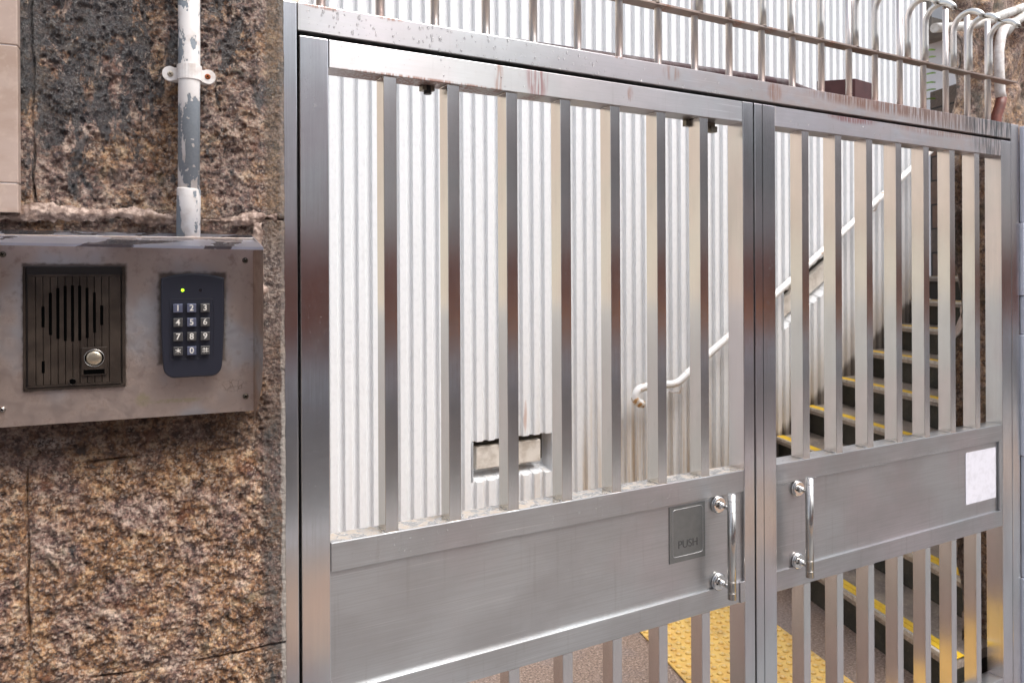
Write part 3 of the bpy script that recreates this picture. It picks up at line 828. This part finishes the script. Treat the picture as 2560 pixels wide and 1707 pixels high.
# ================================================================= INTERCOM BOX
ib = wthing('intercom_box', -.088, 1.19, -.19, 'stained steel intercom box with sloping hood, holding a speaker panel and a keypad', 'intercom')
L, Rr_, B, T_ = -.2500, .0728, -.1935, .062
m = MB(); m.box(L + .002, Rr_ - .0015, 1.1725, 1.223, B + .003, T_ - .004, ST_P); m.build('housing', ib, WALLF)
m = MB(); m.box(L, Rr_, 1.1690, 1.1720, B, .058, BOXM, .0006); m.build('front_plate', ib, WALLF)
# hood: thin folded sheet, falling to the front
b = bmesh.new()
V = [(-.262, 1.214, .0665), (.0735, 1.214, .0645), (.0830, 1.115, .0425), (-.262, 1.115, .0455), (-.262, 1.1152, .0420), (.0832, 1.1152, .0385)]
vs = [b.verts.new(p) for p in V]; b.faces.new((vs[0], vs[1], vs[2], vs[3])); b.faces.new((vs[3], vs[2], vs[5], vs[4]))
bmesh.ops.solidify(b, geom=list(b.faces), thickness=.0012)
m = MB(); m._add(b, HOODM); m.build('hood', ib, WALLF)
def flange(sx, x0, x1):
    b = bmesh.new()
    P0 = [(x0, 1.1735, .058), (x0, 1.1735, B - .001)]
    outer = [(x1, 1.1155, .0395), (x1, 1.116, -.03), (x1 - sx * .0005, 1.118, -.10), (x1 - sx * .0015, 1.124, -.150), (x1 - sx * .005, 1.145, -.180), (x0 + sx * .0008, 1.168, B - .009)]
    inner = [(x0, 1.1735, .058), (x0, 1.1735, -.03), (x0, 1.1735, -.10), (x0, 1.1735, -.150), (x0, 1.1735, -.180), (x0, 1.1735, B - .009)]
    vi = [b.verts.new(p) for p in inner]; vo = [b.verts.new(p) for p in outer]
    for i in range(5): b.faces.new((vi[i], vo[i], vo[i + 1], vi[i + 1]))
    bmesh.ops.solidify(b, geom=list(b.faces), thickness=.0011)
    f = MB(); f._add(b, BOXM); return f.build('side_flange', ib, WALLF)
flange(1, .0732, .0828); flange(-1, -.2502, -.262)
for x, z, mm in ((.0617, .0252, SCREWM), (.0615, -.1719, SCREWM), (-.2368, .0318, SCREWM), (-.2378, -.170, ST_SATIN)):
    screw(x, 1.1668, z, .0041, mm, 'screw', ib)

# ---- speaker panel
sp0, sp1, sz0, sz1 = -.2138, -.0940, -.1475, .0160
m = MB(); m.box(sp0, sp1, 1.1665, 1.1695, sz0, sz1, SPKB, .0008)
for (a, b_, c, d) in ((sp0, sp1, sz0, sz0 + .004), (sp0, sp0 + .003, sz0, sz1), (sp1 - .004, sp1, sz0, sz1)):
    m.box(a, b_, 1.1640, 1.1664, c, d, SPKM, .0007)
spk = m.build('speaker_panel', ib, WALLF)
xs = [-.1991, -.1907, -.1823, -.1737, -.1652, -.1567, -.1483, -.1396, -.1309, -.1222, -.1134]
edges_ = [-.2085] + xs + [-.0990]
m = MB()
for i in range(len(edges_) - 1):
    a, b_ = edges_[i] + .0004, edges_[i + 1] - .0004
    m.box(a, b_, 1.1625, 1.1664, -.1405, .0020, SPKM, .0003, 1)
m.box(-.2085, -.0990, 1.1627, 1.1664, .0022, .0055, SPKM, .0003, 1); m.box(-.2085, -.0990, 1.1627, 1.1664, -.1432, -.1407, SPKM, .0003, 1)
m.build('ribbed_cover', spk, WALLF)
m = MB()
sl_ = {1: [(-.0367, -.064)], 2: [(-.0187, -.0745)], 3: [(-.0125, -.080)], 4: [(-.0095, -.083)], 5: [(-.0092, -.084)], 6: [(-.0095, -.083)], 7: [(-.0125, -.080)], 8: [(-.019, -.073)], 9: [(-.0365, -.063)]}
for i, L_ in sl_.items():
    for a, b_ in L_: m.box(xs[i] - .0018, xs[i] + .0018, 1.1621, 1.163, b_, a, BLACK, .0003, 1)
m.box(xs[1] - .0018, xs[1] + .0018, 1.1621, 1.163, -.1245, -.1085, BLACK, .0003, 1)
m.build('sound_slots', spk, WALLF)
m = MB(); m.cyl((-.1570, 1.1620, -.1375), (-.1570, 1.1635, -.1375), .0040, BLACK, 20); m.tube([(-.1570 + .0042 * math.cos(a), 1.1620, -.1375 + .0042 * math.sin(a)) for a in [i * math.pi / 10 for i in range(21)]], .0004, SPKM, 6, False); m.build('screw_hole', spk, WALLF)
m = MB(); m.box(-.1462, -.1163, 1.1597, 1.1636, -.1300, -.0925, SPKM, .0008)
m.box(-.1438, -.1187, 1.1592, 1.1600, -.1283, -.1222, BLACK, .0002, 1)
m.tube([(-.1311 + .0118 * math.cos(a), 1.1596, -.1070 + .0112 * math.sin(a)) for a in [i * math.pi / 20 for i in range(41)]], .0007, ST_SATIN, 6, False)
m.cyl((-.1311, 1.1594, -.1070), (-.1311, 1.1605, -.1070), .0112, BLACK, 32)
bh = m.build('button_housing', spk, WALLF)
m = MB()
b = bmesh.new(); bmesh.ops.create_uvsphere(b, u_segments=28, v_segments=12, radius=.0096)
for v in b.verts: v.co.z *= .32
b.transform(Matrix.Translation((-.1311, 1.1588, -.1070)) @ Matrix.Rotation(R(90), 4, 'X')); m._add(b, BRASS, None, True)
m.cyl((-.1311, 1.1555, -.1070), (-.1311, 1.1565, -.1070), .0016, BRASS, 14)
tag(m.build('call_button', spk, WALLF), 'round worn metal call button')

# ---- keypad
kp_pts = []
def arc(cx, cz, r, a0, a1, n=8): return [(cx + r * math.cos(R(a0 + (a1 - a0) * i / n)), cz + r * math.sin(R(a0 + (a1 - a0) * i / n))) for i in range(n + 1)]
top = [(-.0488 + .0810 * i / 10, .0000 + .0062 * (1 - ((i - 5) / 5) ** 2)) for i in range(11)]
KP = top + [(.0325, -.030), (.0318, -.075), (.0300, -.112)] + arc(.0140, -.1225, .0150, -5, -85, 8) + arc(-.0312, -.1228, .0150, -95, -175, 8) + [(-.0472, -.112), (-.0488, -.075), (-.0492, -.030)]
m = MB(); m.prism(KP, 'y', 1.1455, 1.1690, KEYBODY, .0022)
m2 = [(-.0381, -.0291), (.0180, -.0291), (.0180, -.1120), (-.0381, -.1120)]
kp = m.build('keypad', ib, WALLF)
def rrect(x0, x1, z0, z1, r): return arc(x1 - r, z1 - r, r, 90, 0, 5) + arc(x1 - r, z0 + r, r, 0, -90, 5) + arc(x0 + r, z0 + r, r, -90, -180, 5) + arc(x0 + r, z1 - r, r, 180, 90, 5)
m = MB(); fr = rrect(-.0381, .0181, -.1120, -.0291, .0035)
m.tube([(p[0], 1.1454, p[1]) for p in fr + [fr[0]]], .00045, KEYBODY, 6, False); m.build('key_frame', kp, WALLF)
m = MB(); m.cyl((-.0214, 1.1446, -.0168), (-.0214, 1.146, -.0168), .0020, LED, 16); tag(m.build('indicator_lamp', kp, WALLF), 'lit green lamp')
m = MB(); m.cyl((.0014, 1.1452, -.0172), (.0014, 1.146, -.0172), .0020, LEDOFF, 16); tag(m.build('indicator_lamp', kp, WALLF), 'unlit lamp')
keys = '123456789*0#'
for i, ch in enumerate(keys):
    cx = -.0273 + (i % 3) * .0173; cz = -.0415 - (i // 3) * .0196
    blue = ch in '1250'
    m = MB(); m.box(cx - .0059, cx + .0059, 1.1395, 1.1458, cz - .0058, cz + .0058, KEYB if blue else KEYM, .0006)
    body = ch; size = .0108; zz = 0
    if ch == '*': 
        for a in (90, 30, 150):
            dx, dz = math.cos(R(a)) * .0040, math.sin(R(a)) * .0040
            m.cyl((cx - dx, 1.1394, cz - dz), (cx + dx, 1.1394, cz + dz), .00042, INK, 6)
    elif ch == '#':
        for q in (-.0016, .0016):
            m.cyl((cx + q, 1.1394, cz - .0036), (cx + q, 1.1394, cz + .0036), .0004, INK, 6)
            m.cyl((cx - .0042, 1.1394, cz + q), (cx + .0042, 1.1394, cz + q), .0004, INK, 6)
    else:
        m.text(ch, .0116, INK, Matrix.Translation((cx, 1.1393, cz)) @ Matrix.Rotation(R(90), 4, 'X'), .00015, 'CENTER', .0001)
    m.build('key', kp, WALLF)

# ================================================================= GATE
GY = 1.30; DEP = .050
def hz(h): return H + h
gf = thing('gate_surround', (1.4, GY + .025, 0), 'fixed brushed steel frame of posts and a wide header round the double gate', 'gate frame')
m = MB(); m.box(.2620, .3118, GY, GY + DEP, 0, hz(.4655), ST_V, .0015); m.build('post', gf)
m = MB(); m.box(2.4995, 2.5420, GY, GY + DEP, 0, hz(.4655), ST_V, .0015); m.build('post', gf)
m = MB(); m.box(.3128, 2.4985, GY + .0006, GY + DEP, hz(.4185), hz(.4665), ST_HEAD, .0016); m.build('header', gf)
m = MB(); m.box(.313, 2.497, GY + .030, GY + .048, hz(.3995), hz(.4180), DARKGAP); m.build('header_gap_shade', gf)  # dark strip standing for the shade in the gap under the header

RAILTOP = NT('wet_dirty_rail_top')
_n = RAILTOP.noise(45, detail=6, rough=.7)
RAILTOP = RAILTOP.out(RAILTOP.mix(RAILTOP.rng(_n, .38, .60), (.46, .39, .32), (.52, .52, .52)), RAILTOP.rng(_n, .4, .6, .55, .12), RAILTOP.rng(_n, .4, .6, .1, .9))
WELD = simple('brown_weld_bead', (.22, .17, .13), .5, .6)
def rail(z0, z1, x0, x1, mat, name='rail', y0=0.0):
    r_ = MB(); r_.box(x0, x1, GY + y0, GY + DEP, hz(z0), hz(z1), mat, .0016); return r_
def welds(a, x, zt, zb):
    for z in (zt, zb):
        k = -.0005 if z == zt else .0005
        pts = [(x - .0003, GY + .041, hz(z) + k), (x - .0003, GY + .022, hz(z) + k * 2.2), (x - .0003, GY + .004, hz(z) + k)]
        a.tube(pts, .0011, ST_SATIN, 6)
        a.tube([(x, GY + .0033, hz(z) + k), (x + .0247, GY + .0033, hz(z) + k)], .0008, WELD, 6)
def leaf(label, xl0, xl1, xr0, xr1, bars, hm, right):
    t = thing('gate_leaf', ((xl0 + xr1) / 2, GY + .025, 0), label, 'gate', 'two leaves of the steel gate')
    m = MB(); m.box(xl0, xl1, GY, GY + DEP, .03, hz(.4105), ST_V, .0015); m.build('stile', t)
    m = MB(); m.box(xr0, xr1, GY, GY + DEP, .03, hz(.4105), ST_V, .0015); m.build('stile', t)
    rail(.3615, .4105, xl1 + .0006, xr0 - .0006, hm, y0=.0007).build('rail', t)
    rail(-.509, -.4585, xl1 + .0006, xr0 - .0006, ST_P, y0=.0007).build('rail', t)
    rail(-.7685, -.7195, xl1 + .0006, xr0 - .0006, ST_P, y0=.0007).build('rail', t)
    rail(-1.285, -1.235, xl1 + .0006, xr0 - .0006, ST_P, y0=.0007).build('rail', t)
    m = MB(); m.box(xl1 + .0006, xr0 - .0006, GY + .0075, GY + .0105, hz(-.7195), hz(-.509), ST_P); m.build('panel', t)
    mu = ml = None
    for i, x in enumerate(bars):
        if mu is None:
            a = MB(); a.box(x, x + .0247, GY + .0035, GY + .041, hz(-.4585), hz(.3615), ST_BAR, .0008, 1); welds(a, x, .3615, -.4585); mu = a.build('bar', t); x_first = x
            a = MB(); a.box(x, x + .0247, GY + .0035, GY + .041, hz(-1.235), hz(-.7685), ST_BAR, .0008, 1); welds(a, x, -.7685, -1.235); ml = a.build('bar', t)
        else:
            dup(mu, x - x_first); dup(ml, x - x_first)
    return t
LB = [.4663 + .1258 * i for i in range(7)]
RB = [1.5594 + .1247 * i for i in range(7)]
leafL = leaf('left leaf of the gate, with the PUSH plate beside its bar handle', .3162, .3656, 1.3526, 1.3862, LB, ST_H, False)
leafR = leaf('right leaf of the gate, with a blank white notice on its panel', 1.3915, 1.4605, 2.4443, 2.4965, RB, ST_HR, True)
m = MB(); m.box(1.4172, 1.4176, GY - .0008, GY + .001, .03, hz(.410), DARKGAP); m.build('seam', leafR)
m = MB(); m.box(1.3864, 1.3912, GY + .018, GY + .022, .03, hz(.410), DARKGAP); m.build('gap_shade_strip', leafR)  # dark strip painting the shaded gap between the leaves
m = MB(); m.box(.3120, .3160, GY + .030, GY + .034, .03, hz(.418), DARKGAP); m.build('gap_shade_strip', leafL)  # dark strip painting the shaded gap beside the left post
m = MB(); m.box(1.3360, 1.3522, GY - .0022, GY + .001, hz(-.768), hz(-.7190), ST_P, .0008); m.build('end_cap', leafL)
m = MB(); m.box(2.428, 2.4438, GY + .001, GY + .0075, hz(-.719), hz(-.509), ST_P, .0006); m.build('panel_edge', leafR)
# bolts hanging under the left top rail
m = MB(); m.cyl((.5654, GY + .036, hz(.3615)), (.5654, GY + .036, hz(.346)), .0075, DARKGAP, 14); m.box(.553, .578, GY + .030, GY + .0485, hz(.352), hz(.3612), SCREWM, .001); m.build('bolt', leafL)
m = MB(); m.box(1.21, 1.30, GY + .036, GY + .049, hz(.346), hz(.3612), SCREWM, .001); m.box(1.283, 1.303, GY + .032, GY + .049, hz(.338), hz(.352), SCREWM, .001); m.build('latch', leafL)

# pull handles
def handle(parent, rx, gx, zr0, zr1, z0, z1, name_label=None):
    yg = GY + .0075 - .0485
    m = MB(); m.cyl((gx, yg, hz(z0)), (gx, yg, hz(z1)), .0098, ST_SATIN, 28)
    for z in (z0 + .040, z1 - .040, z0 + .015, z1 - .015): m.cyl((gx, yg, hz(z) - .0006), (gx, yg, hz(z) + .0006), .00995, ST_SATIN, 28)
    m.cyl((gx, yg, hz(z1)), (gx, yg, hz(z1) + .0012), .0098, CHROME, 28, .0085)
    h = m.build('pull_handle', parent)
    for z in (zr0, zr1):
        m = MB(); yb = GY + (.0072 if z == zr0 or True else .0)
        yb = GY + .0072
        m.cyl((rx, yb, hz(z)), (rx, yb - .0065, hz(z)), .0205, CHROME, 36)
        m.cyl((rx, yb - .0065, hz(z)), (rx, yb - .010, hz(z)), .0205, CHROME, 36, .0165)
        m.cyl((rx, yb - .009, hz(z)), (rx, yb - .022, hz(z)), .0098, CHROME, 24, .0055)
        m.cyl((rx, yb - .018, hz(z)), (gx, yg, hz(z)), .0052, CHROME, 20)
        m.cyl((rx - .011, yb - .0102, hz(z) - .002), (rx - .011, yb - .0108, hz(z) - .002), .0018, BLACK, 10)
        m.build('mount', h)
    return h
handle(leafL, 1.2725, 1.2695, -.528, -.7065, -.7300, -.4925)
handle(leafR, 1.5385, 1.5275, -.5285, -.7085, -.7310, -.4905)
# push plate
m = MB(); m.prism([(1.128, hz(-.6405)), (1.2335, hz(-.6405)), (1.2335, hz(-.5150)), (1.128, hz(-.5150))], 'y', GY + .0058, GY + .0074, PUSHM)
fr = rrect(1.137, 1.2265, -.6285, -.5225, .008)
m.tube([(p[0], GY + .0058, hz(p[1])) for p in fr + [fr[0]]], .0008, ENGL, 6, False)
pp = m.build('push_plate', leafL)
m = MB(); m.text('PUSH', .0250, ENGR, Matrix.Translation((1.1820, GY + .0055, hz(-.6030))) @ Matrix.Rotation(R(90), 4, 'X'), .0003); m.build('lettering', pp)
# blank notice
m = MB(); m.prism(arc(2.2685, hz(-.5345), .008, 180, 90, 4) + [(2.4175, hz(-.5265)), (2.4175, hz(-.6790)), (2.2605, hz(-.6790))], 'y', GY + .0062, GY + .0072, PAPER); m.build('notice', leafR)

# droplets
def drops(name, parent, areas):
    b = bmesh.new()
    ico = bmesh.new(); bmesh.ops.create_icosphere(ico, subdivisions=2, radius=1.0)
    base = [v.co.copy() for v in ico.verts]; faces = [[v.index for v in f.verts] for f in ico.faces]; ico.free()
    for (x0, x1, z0, z1, y, n, r0, r1, run) in areas:
        for _ in range(n):
            x = random.uniform(x0, x1); z = random.uniform(z0, z1); r = r0 + (r1 - r0) * random.random() ** 2.2
            k = 1 + run * random.random()
            vs = [b.verts.new((x + p.x * r * (1 - .25 * max(0, p.z)), y + p.y * r * .55, z + p.z * r * k)) for p in base]
            for f in faces: b.faces.new([vs[i] for i in f]).smooth = True
    m = MB(); m.bm.free(); m.bm = b; m.mats = [DROP]
    o = m.build(name, parent); tag(o, kind='stuff'); return o
drops('water_droplets', gf, [(.33, .95, hz(.422), hz(.464), GY + .0006, 150, .0007, .0030, .9), (.55, 1.30, hz(.4195), hz(.424), GY, 55, .0008, .0020, .5),
                             (.75, 1.4, hz(.424), hz(.455), GY + .0006, 26, .0007, .0022, 1.0)])
bar_areas = [(x + .004, x + .021, hz(-.45), hz(.33), GY + .0035, 16, .0004, .0008, .3) for x in LB[2:]]
drops('water_droplets', leafL, [(.325, .345, hz(.28), hz(.38), GY, 40, .0005, .0010, .2), (.33, .36, hz(-.44), hz(.0), GY, 60, .0004, .0009, .2),
      (1.357, 1.382, hz(-.7), hz(.36), GY, 90, .0004, .0010, .2), (.40, 1.33, hz(-.505), hz(-.462), GY + .0007, 190, .0005, .0014, .2),
      (.80, 1.12, hz(-.70), hz(-.515), GY + .0075, 120, .0004, .0009, .2), (.38, 1.3, hz(.37), hz(.405), GY + .0007, 30, .0006, .0018, .9)] + bar_areas)
drops('water_droplets', leafR, [(1.425, 1.455, hz(-.7), hz(.36), GY, 55, .0005, .0012, .2), (1.48, 2.3, hz(-.509), hz(-.500), GY + .0007, 130, .0006, .0015, .7),
      (1.48, 1.9, hz(.37), hz(.405), GY + .0007, 16, .0007, .0018, 1.0), (1.62, 2.2, hz(-.70), hz(-.52), GY + .0075, 40, .0004, .0009, .2)])
# droplets lying on the top of the middle rail
def top_drops(parent, x0, x1, n):
    b = bmesh.new(); ico = bmesh.new(); bmesh.ops.create_icosphere(ico, subdivisions=1, radius=1.0)
    base = [v.co.copy() for v in ico.verts]; faces = [[v.index for v in f.verts] for f in ico.faces]; ico.free()
    for _ in range(n):
        x = random.uniform(x0, x1); y = random.uniform(GY + .003, GY + .048); r = random.uniform(.0008, .0026); k = random.uniform(.8, 2)
        vs = [b.verts.new((x + p.x * r * k, y + p.y * r, hz(-.4585) + p.z * r * .5)) for p in base]
        for f in faces: b.faces.new([vs[i] for i in f]).smooth = True
    m = MB(); m.bm.free(); m.bm = b; m.mats = [DROP]; tag(m.build('water_film', parent), kind='stuff')
m = MB(); m.box(.3665, 1.352, GY + .003, GY + .0485, hz(-.4586), hz(-.4581), RAILTOP); m.build('dirt_film', leafL)
top_drops(leafL, .38, 1.34, 260); top_drops(leafR, 1.47, 2.40, 120)

# ---- anti-climb railing on top of the header
rl = thing('hooked_railing', (1.4, GY + .025, hz(.4665)), 'rusty steel railing of thin rods and outward hooks standing on the gate header', 'railing')
YC = 1.325
m = MB(); m.box(.20, 2.5455, 1.305, 1.337, hz(.5975), hz(.6025), ST_FLAT, .0006)
m.build('flat_bar', rl)
m = MB(); m.cyl((0, 0, hz(.4655)), (0, 0, hz(.776)), .0082, ST_ROD, 16); rod0 = m.build('rod', rl)
hk = MB()
pts = [(0, 1.3125, hz(.602)), (0, 1.3125, hz(.65)), (0, 1.3125, hz(.708))] + [(0, 1.2685 + .044 * math.cos(a), hz(.712) + .044 * math.sin(a)) for a in [i * math.pi / 14 for i in range(1, 13)]]
hk.tube(pts, lambda t: .0080 if t < .93 else .0073, ST_ROD, 14)
e_ = pts[-1]; hk.tube([e_, (0, e_[1] - .008, e_[2] - .006), (0, e_[1] - .022, e_[2] - .011)], lambda t: .0022 * (1 - t) + .0006, SCREWM, 6)
hk.cyl((0, 1.3125, hz(.6015)), (0, 1.3125, hz(.6065)), .0095, ST_FLAT, 10, .0075)
hk0 = hk.build('hooked_rod', rl)
rb = [.1435, .2517, .3597, .4733, .5811, .6894, .8011, .9142, 1.0226, 1.1302, 1.2436, 1.3529, 1.4565, 1.5689, 1.6788, 1.7885, 1.8974, 2.0067, 2.1142, 2.2211, 2.3291, 2.4335]
base_r = rod0.location.copy(); base_h = hk0.location.copy()
for i, x in enumerate(rb):
    r_ = rod0 if i == 0 else rod0.copy(); k_ = hk0 if i == 0 else hk0.copy()
    if i: COL.objects.link(r_); COL.objects.link(k_)
    xx = .3597 + .1083 * (i - 2)
    r_.location = base_r + Vector((xx, YC, 0)); k_.location = base_h + Vector((xx + .0005, 0, 0))
    tw = R(random.uniform(-2.5, 2.5))
    if i: k_.rotation_euler = (0, tw * .3, 0)

# ---- maroon pipe and dark red box just behind the header
mp = MB(); mp.tube([(.75, 1.42, hz(.494)), (1.2, 1.42, hz(.5035)), (1.5, 1.42, hz(.509)), (1.64, 1.42, hz(.5105)), (1.72, 1.425, hz(.500)), (1.80, 1.40, hz(.478)), (1.82, 1.345, hz(.462))], .014, MAROON, 16)
tag(mp.build('maroon_pipe'), 'thin maroon pipe running close behind the gate header', 'pipe')
bx = thing('junction_box', (2.03, 1.56, hz(.38)), 'dark red steel box showing just above the gate header', 'box')
m = MB(); m.prism([(1.935, 1.56), (2.01, 1.485), (2.125, 1.50), (2.05, 1.60)], 'z', hz(.461), hz(.587), DARKRED); m.build('case', bx)
m = MB(); m.box(2.01, 2.04, 1.3505, 1.53, hz(.4475), hz(.459), MAROON, .001); m.build('bracket', bx)

# ================================================================= ROCK WALL AT RIGHT, PIPES
def rock():
    t0, t1, h0, h1, stp = 2.44, 3.35, -1.335, 1.35, .0065
    nx = int((t1 - t0) / stp); ny = int((h1 - h0) / stp)
    U, V = np.meshgrid(t0 + np.arange(nx) * stp, h0 + np.arange(ny) * stp)
    def N(cell, seed): return smooth_noise(nx, ny, nx * stp / cell, ny * stp / cell, seed)
    n = N(.25, 61) * .10 + N(.09, 62) * .05 + N(.035, 63) * .022 + N(.015, 64) * .009
    t = np.clip((2.43 - U) / .045, 0, 1)
    left = 2.478 + N(.2, 66)[:, :1] * .02 - .03 * np.clip((V - .70) * 5, 0, 1)
    X = np.maximum(U, left) 
    D = 1.47 - n * .7 + np.maximum(left - U, 0) * 9
    X = X + np.maximum(left - U, 0) * 9 * 1.72
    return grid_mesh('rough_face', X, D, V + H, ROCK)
rk = thing('rock_wall', (3.2, 1.8, 0), 'dark mossy brown rock wall to the right of the stairs', 'rock wall')
finish('rough_face', rock(), None, rk, None, None)
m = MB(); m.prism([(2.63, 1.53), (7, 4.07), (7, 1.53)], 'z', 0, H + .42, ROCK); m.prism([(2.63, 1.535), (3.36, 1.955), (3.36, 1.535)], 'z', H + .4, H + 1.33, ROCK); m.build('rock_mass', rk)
# pier beside the gate
def pier():
    t0, t1, h0, h1, stp = 2.544, 3.1, -1.335, .475, .004
    nx = int((t1 - t0) / stp); ny = int((h1 - h0) / stp)
    U, V = np.meshgrid(t0 + np.arange(nx) * stp, h0 + np.arange(ny) * stp)
    n = smooth_noise(nx, ny, nx * stp / .04, ny * stp / .04, 71) * .012 + smooth_noise(nx, ny, nx * stp / .012, ny * stp / .012, 72) * .006
    over = np.clip((V - (h1 - .012)) / .012, 0, 1)
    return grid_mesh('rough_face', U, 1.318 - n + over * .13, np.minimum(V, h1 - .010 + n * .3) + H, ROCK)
pr = thing('gate_pier', (2.8, 1.4, 0), 'dark stone pier beside the right gate post, faced with pale blue tiles', 'pier')
finish('rough_face', pier(), None, pr, None, None)
m = MB(); m.box(2.552, 3.1, 1.325, 1.46, 0, hz(.455), ROCK); m.build('pier_core', pr)
for i, (a, b_) in enumerate(((-1.33, -.95), (-.947, -.57), (-.567, -.19), (-.187, -.07), (-.067, .16), (.163, .462))):
    m = MB(); m.box(2.549 + (.004 if i % 2 else 0), 3.1, 1.290, 1.305, hz(a), hz(b_), BLUEW, .002); m.build('tile', pr)
# pipes in front of the rock
pa = MB(); pa.tube([(2.30, 1.42, hz(.765)), (2.47, 1.42, hz(.797)), (2.56, 1.42, hz(.822)), (2.68, 1.42, hz(.868)), (2.87, 1.42, hz(.936)), (3.3, 1.42, hz(1.08))], .0145, OLDWHITE, 16)
tag(pa.build('upper_pipe'), 'upper chipped white pipe slanting across the rock, top right', 'pipe', 'chipped white pipes on the rock')
pb = MB(); pb.tube([(2.68, 1.415, hz(.80)), (2.74, 1.415, hz(.850)), (2.80, 1.415, hz(.882)), (2.88, 1.415, hz(.903)), (3.1, 1.415, hz(.95))], .0150, OLDWHITE, 16)
tag(pb.build('lower_pipe'), 'lower short white pipe at the right edge of the picture, below the slanting one', 'pipe', 'chipped white pipes on the rock')
bp = thing('bent_pipe', (2.62, 1.41, hz(.45)), 'thick white pipe bowed down behind the last rods, red brown at its foot', 'pipe')
m = MB(); m.tube([(2.70, 1.42, hz(.845)), (2.652, 1.41, hz(.79)), (2.628, 1.405, hz(.735)), (2.620, 1.40, hz(.675)), (2.626, 1.40, hz(.60)), (2.634, 1.40, hz(.575))], .0155, WHITEP, 16); m.build('white_length', bp)
m = MB(); m.tube([(2.633, 1.40, hz(.580)), (2.625, 1.40, hz(.555)), (2.603, 1.40, hz(.515)), (2.588, 1.40, hz(.43)), (2.588, 1.40, 0)], .0163, REDBR, 16); m.build('red_length', bp)

# ================================================================= STREET BEHIND THE CAMERA (unseen; sizes and tones set for what the steel mirrors)
fb = thing('street_building', (-4, -10, 0), 'grey street building across the road, behind the camera', 'building')
m = MB(); m.box(-16, 3.0, -13, -8.5, 0, 11, FARB); m.build('wall', fb)
for i in range(6):
    for j in range(2):
        m = MB(); m.box(-13.5 + i * 2.4, -12.3 + i * 2.4, -8.52, -8.4, 3.2 + j * 2.8, 4.8 + j * 2.8, GLASS); m.build('window', fb)
fc = thing('corner_building', (15, -9, 0), 'beige corner building further along the road, behind the camera', 'building')
m = MB(); m.box(4.3, 22, -12, -7.0, 0, 4.9, FARC); m.build('wall', fc)
for i in range(4):
    for j in range(1):
        m = MB(); m.box(5.5 + i * 3.6, 7.2 + i * 3.6, -7.02, -6.9, 2.8 + j * 2.6, 4.3 + j * 2.6, GLASS); m.build('window', fc)
hb = thing('added_hoarding', (6, -5.5, 0), 'red brown boards with an orange band, added unseen behind the camera for the steel to mirror', 'added_hoarding')  # added out of view to give the steel its red and orange reflections
m = MB(); m.box(-10, 26, -5.6, -5.5, .45, 1.75, HOARD); m.build('boards', hb)
m = MB(); m.box(3.0, 12, -5.49, -5.45, .55, .95, HOARDO); m.build('orange_band', hb)
m = MB(); m.box(-10, 26, -5.65, -5.45, 0, .44, FARB); m.build('plinth', hb)
